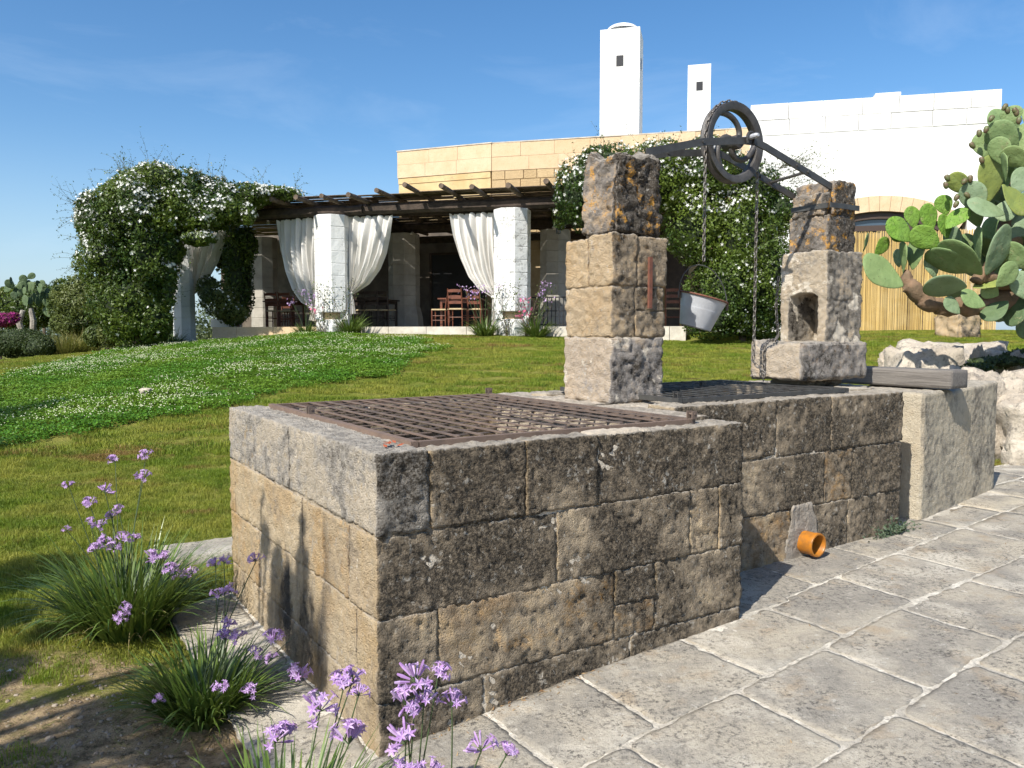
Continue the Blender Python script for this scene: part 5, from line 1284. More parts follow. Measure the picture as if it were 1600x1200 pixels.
g = ground(88, 549); rock('grey_rock', 'long grey rock at the left edge of the lawn before the dry grass', (g.x, g.y, g.z+.1), (.36, .25, .17), M['grey_rock'], 21, .1, tilt=.1)
g = ground(138, 541); rock('grey_rock', 'smaller shaded grey rock right of the long grey one', (g.x, g.y, g.z+.1), (.22, .2, .16), M['grey_rock'], 22)
g = ground(229, 622); rock('white_stone', 'white rounded stone lying in the clover', (g.x, g.y, g.z+.10), (.10, .09, .045), M['boulder'], 23, sub=24)
g = ground(16, 1052); rock('white_stone', 'small white stone on the bare soil at the lower left', (g.x, g.y, g.z+.008), (.018, .014, .012), M['white'], 24, sub=16)
bush('ground_cover', 'dark green ground cover among the rocks under the cactus', 'plant', [px_blob(1560, 566, 9.6, 46, 10, 40), px_blob(1530, 575, 9.2, 26, 8, 24), px_blob(1600, 560, 10, 40, 14, 40)], 2600, .06, M['hedge'], tuple(ground(1560, 590)), .4, 15, corem=M['vine_in'], cf=.8)
# stone pedestal behind the cactus
g = ground(1496, 526); pd = thing('stone_pedestal', 'rough squared stone block on the lawn in front of the reed fence', 'stone block', (g.x, g.y, g.z-.1), R(20))
s_ = g.y/FPX; obj('rough_block', stone_mesh((-24*s_, -24*s_, 0), (24*s_, 24*s_, 40*s_+.1), M['pillar'], res=.05, r=.08, amp=.04, seed=9, name='rough_block'), pd)

# ------------------------------------------------------------------ prickly pear
def padmat(name, a, b, yel, tex=False):
    t = NT(name); p = t.n('TexCoord', 3); c = t.mix(t.mr(t.noise(5, 5, .65, vec=p), .38, .62), a, b); c = t.mix(t.mr(t.noise(9, 6, .75), .58, .66, 0, .6), c, (.30, .27, .15)); c = t.mix(t.mr(t.noise(3, 3, .5), .4, .6, 0, .3), c, (.10, .15, .05))
    c = t.mix(t.mr(t.n('ObjectInfo', 'Random'), 0, 1, 0, .35), c, yel)
    v = t.vor(12 if not tex else 18, vec=t.vmap(p, scale=(1, .15, 1)))
    c = t.mix(t.mr(v, .17, .08, 0, .75 if not tex else .3), c, (.10, .085, .04))
    h = t.ma('ADD', t.mr(v, .0, .30, 1 if tex else .3, 0), t.noise(9, 4, .6, vec=p))
    return t.fin(t.pbr(c, .66, t.bump(h, .014 if tex else .008), **{'Specular IOR Level': .4, 'Subsurface Weight': 0}))
M['pad'] = padmat('cactus_pad', (.19, .275, .115), (.14, .22, .09), (.25, .31, .10)); M['pad_new'] = padmat('young_cactus_pad', (.14, .27, .025), (.09, .20, .02), (.19, .31, .04), True)
M['pad_grey'] = padmat('grey_cactus_pad', (.21, .28, .17), (.16, .23, .13), (.20, .27, .13)); M['pad_olive'] = padmat('olive_cactus_pad', (.21, .25, .05), (.15, .20, .05), (.24, .27, .07))
M['pad_brown'] = plain('corky_cactus_trunk', (.22, .14, .085), .9, (.14, .10, .06), 10, .012, 30); M['fruit'] = plain('cactus_fruit', (.10, .13, .045), .5, (.13, .08, .05), 30)
def pad_mesh(mat, seed, th=.085):
    n1, n2_ = 26, 12; V = []; 
    for i in range(n2_+1):
        ph = math.pi*i/n2_-math.pi/2
        for j in range(n1):
            a = 2*math.pi*j/n1; rim = math.cos(ph); z = rim*math.sin(a); x = rim*math.cos(a); s_ = (z+1)/2
            w = .40*(.30+.95*s_**.62-.25*s_**3.2); 
            V.append((x*w, math.copysign(abs(math.sin(ph))**.8, math.sin(ph))*th*.5*(.5+.5*s_), s_))
    V = np.array(V); V[:, 1] += .05*noise3(V*1.6+seed*3)+.02*noise3(V*4+seed); V[:, 0] += .025*noise3(V*2.2+seed*5+2)*V[:, 2]
    F = [(i*n1+j, i*n1+(j+1) % n1, (i+1)*n1+(j+1) % n1, (i+1)*n1+j) for i in range(n2_) for j in range(n1)]
    return mesh('pad', V, F, mat, True)
padm = {}
M['pad_dark'] = padmat('shaded_cactus_pad', (.09, .14, .06), (.06, .10, .045), (.11, .15, .06))  # darker copy of the pad with shade put into its colour
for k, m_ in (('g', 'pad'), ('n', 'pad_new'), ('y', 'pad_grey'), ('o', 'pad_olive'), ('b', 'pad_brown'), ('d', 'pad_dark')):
    padm[k] = [pad_mesh(M[m_], s_, .11 if k == 'b' else .085) for s_ in range(4)]
YC = 8.6
cb = at(1660, 560, YC+.6); cb.z = float(terrain(cb.x, cb.y))
cac = thing('prickly_pear_cactus', 'large prickly pear cactus with oval green pads leaning in from the right edge', 'cactus', cb)
def pad(p0, p1, wpx, kind, dy=0, dy1=None, parent=None):
    """pad from its joint pixel p0 to its tip pixel p1 with the apparent width wpx"""
    Y0 = YC+dy; A = at(*p0, Y0); B = at(*p1, YC+(dy if dy1 is None else dy1)); d = B-A; L = d.length; z = d.normalized()
    view = ((A+B)/2-Vector((0, 0, EYE))).normalized(); x = view.cross(z).normalized()
    wr = wpx/FPX*YC; full = L*.80; c = min(1, wr/full); wid = max(1.0, wr/full) if wr > full else 1.0
    an = math.acos(c)*random.choice((-1, 1)); y = z.cross(x)
    x2 = x*math.cos(an)+y*math.sin(an); y2 = z.cross(x2)
    o = obj('pad', random.choice(padm[kind]), None)
    Mx = Matrix((x2*L*wid, y2*L, z*L)).transposed().to_4x4(); Mx.translation = A-Vector(cac.location)
    o.matrix_local = Mx; o.parent = cac; o.matrix_parent_inverse = Matrix.Identity(4); return A, B, y2
fruits = []
pads = [((1412, 447), (1347, 404), 42, 'g', -.1), ((1367, 399), (1388, 372), 20, 'n', .05), ((1348, 394), (1358, 364), 5, 'g', .1), ((1405, 418), (1401, 389), 15, 'y', .2), ((1411, 428), (1411, 376), 11, 'g', .05),
 ((1426, 422), (1434, 372), 27, 'g', .1), ((1424, 377), (1387, 343), 32, 'n', -.05), ((1429, 357), (1422, 322), 23, 'n', .05), ((1457, 360), (1446, 318), 28, 'n', .1), ((1468, 385), (1424, 360), 40, 'n', -.1), ((1420, 372), (1390, 366), 20, 'n', 0),
 ((1480, 336), (1470, 305), 28, 'n', .15), ((1478, 358), (1511, 325), 29, 'n', .0), ((1481, 373), (1472, 334), 22, 'n', .1), ((1534, 430), (1472, 376), 42, 'g', -.2), ((1516, 426), (1449, 393), 38, 'g', -.05), ((1460, 434), (1453, 396), 24, 'y', .1),
 ((1540, 430), (1578, 352), 32, 'y', -.2), ((1511, 449), (1444, 445), 38, 'y', -.25), ((1513, 302), (1485, 272), 32, 'o', .1), ((1531, 333), (1513, 284), 42, 'y', 0), ((1571, 334), (1511, 318), 24, 'y', -.15), ((1530, 356), (1516, 316), 28, 'g', .1),
 ((1530, 416), (1528, 352), 11, 'g', 0), ((1545, 316), (1549, 242), 40, 'o', .05), ((1546, 248), (1530, 207), 34, 'g', .1), ((1568, 258), (1557, 214), 34, 'g', -.05), ((1590, 232), (1546, 195), 46, 'g', 0), ((1585, 194), (1577, 166), 34, 'g', .1),
 ((1602, 262), (1568, 232), 34, 'g', -.1), ((1571, 286), (1568, 238), 8, 'g', -.25), ((1584, 305), (1606, 262), 34, 'y', -.1), ((1566, 288), (1606, 334), 26, 'o', -.25), ((1580, 372), (1606, 338), 40, 'y', .1), ((1520, 450), (1578, 432), 24, 'o', -.1), ((1572, 442), (1618, 424), 24, 'o', 0),
 ((1600, 240), (1612, 190), 40, 'g', .05), ((1590, 270), (1620, 215), 44, 'g', .15), ((1560, 330), (1538, 270), 36, 'g', .3), ((1575, 350), (1556, 290), 44, 'y', .35), ((1560, 400), (1545, 340), 34, 'g', .4), ((1590, 400), (1585, 330), 44, 'y', .45), ((1610, 330), (1640, 270), 46, 'g', 0), ((1620, 400), (1650, 330), 50, 'g', -.1),
 ((1545, 440), (1500, 400), 34, 'y', .35), ((1560, 395), (1600, 378), 26, 'b', .1), ((1495, 400), (1484, 352), 30, 'y', .35), ((1632, 280), (1640, 220), 44, 'g', .1), ((1650, 440), (1700, 380), 50, 'g', .1), ((1640, 350), (1690, 300), 50, 'g', .3), ((1606, 200), (1622, 160), 36, 'g', .2), ((1528, 414), (1504, 366), 30, 'g', .3), ((1590, 458), (1560, 500), 40, 'y', .3), ((1560, 462), (1535, 448), 30, 'g', -.1), ((1610, 470), (1588, 425), 36, 'y', -.15), ((1600, 420), (1572, 380), 36, 'g', -.1), ((1585, 310), (1560, 345), 34, 'y', .1), ((1600, 300), (1592, 350), 40, 'g', .25), ((1610, 380), (1590, 420), 36, 'y', .2), ((1545, 470), (1570, 500), 30, 'y', .5), ((1560, 430), (1530, 372), 36, 'y', .5), ((1508, 470), (1470, 440), 26, 'y', .3)]
for q in pads: pad(*q)
rs_ = random.Random(5)
for i in range(46):      # the older growth behind and beyond the edge of the view
    x_ = rs_.uniform(1552, 1665); y_ = rs_.uniform(205, 445); an_ = rs_.uniform(-.9, .9); l_ = rs_.uniform(44, 66)
    if x_ < 1575 and y_ < 250: continue
    pad((x_, y_), (x_+l_*math.sin(an_), y_-l_*math.cos(an_)), rs_.uniform(18, 44), rs_.choice('ggyygod'), rs_.uniform(.15, .8))
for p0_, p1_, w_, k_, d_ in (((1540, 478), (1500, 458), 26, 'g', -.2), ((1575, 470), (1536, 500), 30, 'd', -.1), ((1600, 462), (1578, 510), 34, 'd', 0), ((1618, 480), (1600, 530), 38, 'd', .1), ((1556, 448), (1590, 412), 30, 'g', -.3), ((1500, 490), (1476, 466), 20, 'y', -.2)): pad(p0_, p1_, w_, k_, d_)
def limb(pts, ra, name='limb'):
    mb = MB(); P = [at(*p, YC+d) for p, d in pts]
    PP = []; RR_ = []
    for i in range(len(P)-1):
        for f in np.linspace(0, 1, 6, endpoint=False): PP.append(P[i].lerp(P[i+1], f)+Vector((0, 0, .015*math.sin(f*9+i)))); RR_.append((ra[i]*(1-f)+ra[i+1]*f)*(1+.05*math.sin(f*6.28+i)))
    PP.append(P[-1]); RR_.append(ra[-1]); mb.tube(PP, RR_, 16); V = np.array([tuple(v) for v in mb.V]); V += .022*np.stack([fbm(V*9+q, 3) for q in (0, 5, 9)], 1); mb.V = [tuple(v) for v in V]; o = mb.build(name, M['pad_brown'], cac, smooth=True)
limb([((1413, 428), .0), ((1424, 450), .0), ((1445, 472), .0), ((1475, 482), .0), ((1520, 478), .05), ((1590, 462), .2), ((1670, 470), .4)], [.05, .085, .09, .085, .10, .14, .2])
limb([((1670, 455), .4), ((1672, 520), .5), ((1668, 600), .6)], [.2, .24, .28]); limb([((1535, 432), -.1), ((1580, 445), .1), ((1650, 455), .3)], [.06, .09, .14]); limb([((1525, 440), -.1), ((1560, 400), .1), ((1575, 340), .2), ((1590, 270), .2)], [.06, .07, .07, .05]); limb([((1600, 455), .3), ((1640, 380), .3), ((1640, 300), .2)], [.12, .09, .07])
for px, py in ((1480, 278), (1478, 289), (1516, 279), (1507, 283), (1495, 308), (1494, 319), (1511, 305), (1549, 185), (1541, 202), (1519, 227), (1530, 208), (1570, 167), (1588, 176), (1592, 188), (1534, 250), (1567, 235), (1574, 172), (1586, 173), (1532, 318)):
    c = at(px, py, YC-.03); o = obj('fruit', None if False else None) if False else None
    mb = MB().lathe([(0, -.045), (.016, -.038), (.027, -.01), (.026, .02), (.016, .034), (.010, .032), (0, .028)], 10, Matrix.Rotation(random.uniform(-.7, .7), 3, 'Y'), c); autosmooth(mb.build('fruit', M['fruit'], cac), 60)
# prickly pears among the shrubs at the far left
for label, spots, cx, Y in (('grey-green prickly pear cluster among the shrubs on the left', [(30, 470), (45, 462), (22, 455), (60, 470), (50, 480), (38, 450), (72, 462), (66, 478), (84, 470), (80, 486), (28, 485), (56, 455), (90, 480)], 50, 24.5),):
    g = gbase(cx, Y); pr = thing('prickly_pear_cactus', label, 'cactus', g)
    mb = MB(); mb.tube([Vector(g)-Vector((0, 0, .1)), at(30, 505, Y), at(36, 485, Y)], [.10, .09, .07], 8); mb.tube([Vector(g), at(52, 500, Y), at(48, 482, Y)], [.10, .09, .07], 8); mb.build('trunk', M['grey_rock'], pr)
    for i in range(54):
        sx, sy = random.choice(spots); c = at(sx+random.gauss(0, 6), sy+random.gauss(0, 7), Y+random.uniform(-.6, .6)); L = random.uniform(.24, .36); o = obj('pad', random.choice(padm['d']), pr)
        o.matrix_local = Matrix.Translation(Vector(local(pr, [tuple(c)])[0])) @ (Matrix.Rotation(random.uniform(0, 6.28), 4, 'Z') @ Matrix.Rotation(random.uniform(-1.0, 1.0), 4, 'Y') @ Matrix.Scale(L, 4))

# ------------------------------------------------------------------ society garlic in the foreground
def umbel_mesh(seed, open_=1.0):
    rs = random.Random(seed); V = []; F = []; V2 = []; F2 = []
    nf = rs.randint(12, 17)
    for k in range(nf):
        up = rs.uniform(.0, 1); an = rs.uniform(0, 6.283); e = math.acos(1-up*1.15) if False else rs.uniform(.15, 1.55)
        d = Vector((math.sin(e)*math.cos(an), math.sin(e)*math.sin(an), math.cos(e))); x = d.orthogonal().normalized(); y = d.cross(x)
        L = rs.uniform(.024, .036); t0 = d*L*.45; t1 = d*(L+.004)
        b = len(V2); 
        for q, r in ((Vector((0, 0, 0)), .0011), (t0, .0011)):
            for j in range(3): V2.append(q+(x*math.cos(j*2.09)+y*math.sin(j*2.09))*r)
        F2 += [(b+j, b+(j+1) % 3, b+3+(j+1) % 3, b+3+j) for j in range(3)]
        b = len(V)
        for q, r in ((t0, .0016), (t1, .0032)):
            for j in range(4): V.append(q+(x*math.cos(j*1.571)+y*math.sin(j*1.571))*r)
        F += [(b+j, b+(j+1) % 4, b+4+(j+1) % 4, b+4+j) for j in range(4)]
        if rs.random() < .88*open_:
            ro = rs.uniform(0, 1)
            for j in range(6):
                a = j*1.0472+ro; dr = x*math.cos(a)+y*math.sin(a); sd = x*-math.sin(a)+y*math.cos(a); lp = rs.uniform(.011, .014)*1.05; w = .0027; cu = rs.uniform(.0, .004)
                b = len(V); V += [t1-dr*.001, t1+dr*lp*.45+sd*w+d*.003, t1+dr*lp+d*(.004-cu), t1+dr*lp*.45-sd*w+d*.003]; F += [(b, b+1, b+2), (b, b+2, b+3)]
        else:
            b = len(V); 
            for q, r in ((t1, .0032), (t1+d*.010, .002)):
                for j in range(4): V.append(q+(x*math.cos(j*1.571)+y*math.sin(j*1.571))*r)
            F += [(b+j, b+(j+1) % 4, b+4+(j+1) % 4, b+4+j) for j in range(4)]+[(b+4, b+5, b+6, b+7)]
    n = len(V); me = mesh('flower_head', [tuple(v) for v in V+V2], F+[tuple(i+n for i in f) for f in F2], M['petal']); me.materials.append(M['stem'])
    for i, p_ in enumerate(me.polygons): p_.material_index = 0 if i < len(F) else 1
    return me
UM = [umbel_mesh(s_) for s_ in range(7)]+[umbel_mesh(50, .5)]
def garlic(label, basepx, Yoff, heads, nleaf, L, spread, gr, YB=None, dryn=14):
    if YB is None: g = ground(*basepx)
    else: g = at(basepx[0], 1000, YB); g.z = float(terrain(g.x, g.y))
    r = thing('society_garlic', label, 'flowering plant', (g.x, g.y, g.z), 0, 'lilac-flowered clumps in the foreground bed')
    grasstuft(r, (g.x, g.y, g.z-.01), nleaf, L, M['strap'], spread, .0135, 'strap_leaves', ground_r=gr, droop=1.55, seg=9)
    grasstuft(r, (g.x, g.y, g.z-.01), dryn, L*.7, M['strap_dry'], spread*1.4, .006, 'dry_leaves', ground_r=gr, droop=1.7, seg=7)
    for (px, py, dy, sc_) in heads:
        e = at(px, py+14*sc_, g.y+dy); b0 = Vector((g.x+random.uniform(-gr, gr)*.6, g.y+random.uniform(-gr, gr)*.6, g.z)); m1 = b0.lerp(e, .5)+Vector((random.uniform(-.03, .03), 0, .02)); pts = []
        for f in np.linspace(0, 1, 9): pts.append(b0*(1-f)**2+m1*2*f*(1-f)+e*f*f)
        st_ = MB().tube(pts, np.linspace(.0032, .0019, 9), 6, cap=False).build('flower_stem', M['stem'], r, smooth=True)
        l = local(r, [tuple(e)])[0]; o = obj('flower_head', random.choice(UM), st_, tuple(l), (random.uniform(-.5, .5), random.uniform(-.5, .5), random.uniform(0, 6.28)), (sc_,)*3)
    return r
garlic('largest strap-leaved clump with lilac flowers, at the left beside the bare soil', (198, 990), 0,
  [(180, 706, .25, 1.15), (228, 698, .2, 1.1), (225, 731, .1, 1.2), (164, 753, .1, 1.15), (108, 748, 0, .95), (140, 774, 0, 1.1), (176, 795, .1, 1.0), (186, 786, .1, .9), (142, 806, 0, .9), (158, 810, 0, .9), (166, 832, -.05, 1.25), (190, 828, -.05, 1.3), (150, 846, -.1, 1.1), (178, 843, -.1, 1.15), (212, 832, 0, .8), (240, 855, -.05, 1.35), (254, 858, -.05, 1.2), (265, 876, -.1, 1.2), (284, 886, 0, 1.1), (300, 884, 0, 1.0), (190, 948, -.42, 1.15), (196, 940, -.42, .9), (186, 958, -.42, .9), (105, 820, 0, .7)], 760, .57, .72, .17, dryn=50)
garlic('middle dark green clump with tall lilac flowers against the corner of the well', (322, 1120), 0,
  [(337, 872, .12, .9), (350, 868, .12, .8), (400, 864, .1, .95), (343, 917, .1, 1.05), (362, 912, .1, .85), (358, 964, .05, .9), (352, 985, 0, 1.1), (371, 984, 0, 1.05), (427, 985, 0, 1.3), (396, 1011, 0, 1.0), (424, 1020, 0, .8), (346, 1066, -.25, 1.0), (390, 1070, -.15, 1.15), (465, 1040, -.1, 1.5), (248, 1086, -.2, .7)], 560, .36, .75, .13, dryn=26)
garlic('clump at the bottom edge with lilac flower heads in front of the kerb', (430, 0), 0,
  [(500, 1092, 0, 1.4), (536, 1060, .03, 1.3), (552, 1048, .03, .9), (430, 1143, -.05, 1.25), (444, 1138, -.05, 1.0), (545, 1142, -.05, 1.5), (560, 1076, 0, .8)], 420, .44, .65, .13, YB=2.07)
garlic('clump mostly below the frame with four big lilac heads in front of the well corner', (640, 0), 0,
  [(650, 1046, 0, 1.35), (634, 1084, 0, 1.3), (662, 1086, 0, 1.1), (684, 1044, .02, .95), (706, 1088, .02, 1.0), (634, 1142, -.03, 1.35), (752, 1158, 0, 1.1), (790, 1170, 0, .85), (640, 1188, -.05, 1.0), (670, 1195, -.05, .9)], 110, .34, .5, .10, YB=1.93)
# little fleshy weed at the foot of the pale block, leaf on the rim, debris
w0 = wp(3.72, .42, .205); wd = thing('fleshy_weed', 'small grey-green weed growing at the foot of the wall beside the pale block', 'plant', w0)
P = []; N = []
for i in range(260): u_ = random.gauss(0, .12); P.append((w0.x+u_*.84+random.gauss(0, .012), w0.y+u_*.54+random.gauss(0, .012)-.02, w0.z+abs(random.gauss(0, .04)))); N.append((random.gauss(0, .4), -.6, 1))
M['weed'] = leafy('weed_leaf', (.05, .08, .045), (.10, .13, .075), None, .1)
V, F = leaf_cloud(np.array(P), np.array(N), .035*np.random.uniform(.6, 1.2, len(P)), .38); obj('leaves', mesh('leaves', local(wd, V), F, M['weed']), wd)['kind'] = 'stuff'
lf = wp(.10, .13, 1.094); M['dead'] = plain('dead_leaf', (.33, .08, .03), .7); mb = MB()
for k in range(9):
    c = Vector((random.gauss(0, .02), random.gauss(0, .02), random.uniform(.0, .02))); a_ = random.uniform(0, 6.28); d = Vector((math.cos(a_), math.sin(a_), random.uniform(-.2, .5)))*.018; s2 = Vector((-math.sin(a_), math.cos(a_), .2))*.007
    mb.add([c-d, c+s2, c+d, c-s2], [(0, 1, 2), (0, 2, 3)])
o = mb.mesh('dead_leaf', M['dead']); tag(obj('dead_leaf', o, None, lf), 'curled red-brown dead leaf on the near rim of the well', 'leaf')
M['debris'] = leafy('dry_debris', (.20, .11, .05), (.34, .26, .15), None, 0, .9)
P = []
for i in range(420):
    u_ = random.uniform(.2, 1.1) if i < 150 else random.uniform(-.3, 6); v_ = -abs(random.gauss(0, .03)) if i < 150 else random.uniform(-2.2, -.02); x, y = from_uv(u_, v_)
    if i >= 150 and u_ > 1.84 and random.random() < .5: x, y = from_uv(u_, random.uniform(.0, .42) if u_ < 3.8 else random.uniform(-1, .3))
    P.append((x, y, float(pave_z(to_uv(x, y)[0]))+.004))
V, F = leaf_cloud(np.array(P), np.tile((0, 0, 1.5), (len(P), 1)), np.random.uniform(.006, .028, len(P)), .22, fold=.1, droop=0); obj('dry_debris', mesh('dry_debris', V, F, M['debris']))['kind'] = 'stuff'
o = bpy.data.objects['dry_debris']; o['label'] = 'scattered dry twigs and bits of leaf on the paving at the foot of the well'; o['category'] = 'debris'

# ------------------------------------------------------------------ lawn, clover, gravel: scattered small meshes
def scatter(name, label, cat, P, rot, scl, idx, sources):
    me = bpy.data.meshes.new(name); me.vertices.add(len(P)); me.vertices.foreach_set('co', np.asarray(P, np.float32).ravel())
    for nm, ty, dat in (('rz', 'FLOAT', rot), ('sc', 'FLOAT', scl), ('ix', 'INT', idx)):
        at_ = me.attributes.new(nm, ty, 'POINT'); at_.data.foreach_set('value', np.asarray(dat, np.int32 if ty == 'INT' else np.float32))
    o = obj(name, me); o['kind'] = 'stuff'; o['label'] = label; o['category'] = cat
    col = bpy.data.collections.new(name+'_sources')
    for i, s_ in enumerate(sources): so = bpy.data.objects.new('%s_source_%02d' % (name, i), s_); col.objects.link(so)
    ng = bpy.data.node_groups.new(name, 'GeometryNodeTree'); ng.interface.new_socket('Geometry', in_out='INPUT', socket_type='NodeSocketGeometry'); ng.interface.new_socket('Geometry', in_out='OUTPUT', socket_type='NodeSocketGeometry')
    N = ng.nodes; gi = N.new('NodeGroupInput'); go = N.new('NodeGroupOutput'); ip = N.new('GeometryNodeInstanceOnPoints'); ci = N.new('GeometryNodeCollectionInfo'); ci.inputs[0].default_value = col
    ci.inputs['Separate Children'].default_value = True; ci.inputs['Reset Children'].default_value = True; ip.inputs['Pick Instance'].default_value = True
    def na_(n_, ty):
        a = N.new('GeometryNodeInputNamedAttribute'); a.data_type = ty; a.inputs[0].default_value = n_; return a
    r_ = na_('rz', 'FLOAT'); cx = N.new('ShaderNodeCombineXYZ'); er = N.new('FunctionNodeEulerToRotation'); s1 = na_('sc', 'FLOAT'); i1 = na_('ix', 'INT')
    lk = ng.links.new; lk(r_.outputs[0], cx.inputs[2]); lk(cx.outputs[0], er.inputs[0]); lk(er.outputs[0], ip.inputs['Rotation']); lk(s1.outputs[0], ip.inputs['Scale'])
    lk(i1.outputs[0], ip.inputs['Instance Index']); lk(ci.outputs[0], ip.inputs['Instance']); lk(gi.outputs[0], ip.inputs['Points']); lk(ip.outputs[0], go.inputs[0])
    md = o.modifiers.new('scatter', 'NODES'); md.node_group = ng; return o
def turf(size, n, h, w, mat, seed, lean=.35):
    rs = np.random.RandomState(seed); x = rs.uniform(-size/2, size/2, n)*1.1; y = rs.uniform(-size/2, size/2, n)*1.1; a = rs.uniform(0, 6.283, n); hh = h*rs.uniform(.45, 1.15, n); l = lean*rs.uniform(.1, 1.4, n); a2 = rs.uniform(0, 6.283, n)
    sx, sy = np.cos(a)*w/2, np.sin(a)*w/2; z = np.zeros(n); tx, ty = np.cos(a2)*l*hh, np.sin(a2)*l*hh
    V = np.stack([np.stack([x-sx, y-sy, z-.01], 1), np.stack([x+sx, y+sy, z-.01], 1), np.stack([x+sx*.7+tx*.35, y+sy*.7+ty*.35, hh*.6], 1), np.stack([x-sx*.7+tx*.35, y-sy*.7+ty*.35, hh*.6], 1), np.stack([x+tx, y+ty, hh], 1)], 1).reshape(-1, 3)
    I = np.arange(n)*5; return mesh('turf', V, [np.stack([I, I+1, I+2, I+3], 1), np.stack([I+3, I+2, I+4], 1)], mat)
def in_poly(x, y, poly):
    c = np.zeros(len(x), bool); n = len(poly)
    for i in range(n):
        x1, y1 = poly[i]; x2, y2 = poly[(i+1) % n]; k = ((y1 > y) != (y2 > y)) & (x < (x2-x1)*(y-y1)/((y2-y1)+1e-12)+x1); c ^= k
    return c
cl_px = [(-60, 602), (0, 592), (47, 583), (125, 563), (194, 548), (240, 538), (300, 528), (420, 526.5), (560, 526.5), (655, 530), (690, 545), (656, 565), (592, 594), (500, 603), (420, 617), (341, 641), (240, 660), (187, 669), (133, 680), (0, 702), (-60, 715)]
cl_poly = [tuple(ground(*p))[:2] for p in cl_px]
# visible lawn area sampled on a jittered grid
def lawn_points(step, ymin, ymax):
    xs, ys = [], []
    for y in np.arange(ymin, ymax, step):
        hw_ = .72*y+1.2
        for x in np.arange(-hw_, min(hw_, 13), step): xs.append(x); ys.append(y)
    x = np.array(xs)+np.random.uniform(-.5, .5, len(xs))*step; y = np.array(ys)+np.random.uniform(-.5, .5, len(xs))*step
    u, v = to_uv(x, y); k = ~paved(u, v); 
    for lo, hi in (((-.25, 2.6), (.42, 3.05)),): k &= ~((u > lo[0]) & (u < hi[0]) & (v > lo[1]) & (v < hi[1]))
    # stop at the terrace and the house
    bb = (x-BO[0])*BQ[0]+(y-BO[1])*BQ[1]; aa = (x-BO[0])*BP[0]+(y-BO[1])*BP[1]
    k &= ~((bb > -.2) & (aa > a_l-.1) & (aa < a_r+.1)); k &= bb < 6.4
    k &= ~((y < 3.2) & (u > -.30))
    return x[k], y[k]
x1, y1 = lawn_points(.16, 1.7, 8.0)
soilf = 1-sstep(3.0, 4.1, y1+.9*n2(x1, y1, 1.1, 4, 4)); keep = np.random.rand(len(x1)) > soilf*.9
incl = in_poly(x1, y1, cl_poly); thin_ = fbm(np.stack([x1*.9, y1*.9, y1*0+3], 1), 4); keep &= ~(thin_ > 2) & ~incl
x1, y1 = x1[keep], y1[keep]
T1 = [turf(.24, 620, .028, .0030, M['grass'], s_, .9) for s_ in range(5)]
scatter('lawn_grass', 'short mown yellow-green grass of the near lawn', 'grass', np.stack([x1, y1, terrain(x1, y1)], 1), np.random.uniform(0, 6.28, len(x1)), np.random.uniform(.75, 1.2, len(x1)), np.random.randint(0, 5, len(x1)), T1)
x2_, y2_ = lawn_points(.34, 8.0, 27)
incl = in_poly(x2_, y2_, cl_poly); keep = ~incl & (fbm(np.stack([x2_*.9, y2_*.9, y2_*0+3], 1), 4) < .62); x2_, y2_ = x2_[keep], y2_[keep]
T2 = [turf(.5, 900, .036, .006, M['grass'], 20+s_, .8) for s_ in range(4)]
scatter('far_lawn_grass', 'mown yellow-green grass of the farther lawn up to the terrace', 'grass', np.stack([x2_, y2_, terrain(x2_, y2_)], 1), np.random.uniform(0, 6.28, len(x2_)), np.random.uniform(.8, 1.15, len(x2_)), np.random.randint(0, 4, len(x2_)), T2)
def clover_mesh(seed, nf):
    rs = np.random.RandomState(seed); n = 430; P = np.stack([rs.uniform(-.2, .2, n), rs.uniform(-.2, .2, n), rs.uniform(.02, .085, n)], 1)
    st = np.random.get_state(); np.random.seed(seed); V, F = leaf_cloud(P, np.tile((0, 0, 1.6), (n, 1)), rs.uniform(.018, .034, n), .9, fold=.1, droop=.1); np.random.set_state(st)
    V = [tuple(v) for v in V]; F = [tuple(f) for f in F]; nl = len(F)
    for k in range(nf):
        c = np.array((rs.uniform(-.2, .2), rs.uniform(-.2, .2), rs.uniform(.085, .12))); r = rs.uniform(.0055, .0095); b = len(V)
        V.append(tuple(c+(0, 0, r)))
        for j in range(6): V.append(tuple(c+(r*math.cos(j*1.047), r*math.sin(j*1.047), 0)))
        V.append(tuple(c-(0, 0, r*.8))); F += [(b, b+1+j, b+1+(j+1) % 6) for j in range(6)]+[(b+7, b+1+(j+1) % 6, b+1+j) for j in range(6)]
    me = mesh('clover', V, F, M['clover']); me.materials.append(M['clover_flower'])
    for i, p_ in enumerate(me.polygons): p_.material_index = 0 if i < nl else 1
    return me
CM = [clover_mesh(60, 0), clover_mesh(61, 6), clover_mesh(62, 12), clover_mesh(63, 20)]
px_, py_ = np.array(cl_poly).min(0), np.array(cl_poly).max(0)
gx_, gy_ = np.meshgrid(np.arange(px_[0], py_[0], .27), np.arange(px_[1], py_[1], .27)); cx_ = gx_.ravel()+np.random.uniform(-.12, .12, gx_.size); cy_ = gy_.ravel()+np.random.uniform(-.12, .12, gx_.size)
wob = .35*n2(cx_, cy_, .8, 9, 3); k = in_poly(cx_+wob, cy_+wob, cl_poly) & ~((((cx_-BO[0])*BQ[0]+(cy_-BO[1])*BQ[1]) > -.5)); cx_, cy_ = cx_[k], cy_[k]
fl = n2(cx_, cy_, .5, 2, 4)+.25*np.random.normal(size=len(cx_)); lowedge = ~in_poly(cx_-.25, cy_-1.3, cl_poly); fl = fl-lowedge*.5+.42
ix = np.clip((fl*3.4).astype(int), 0, 3)
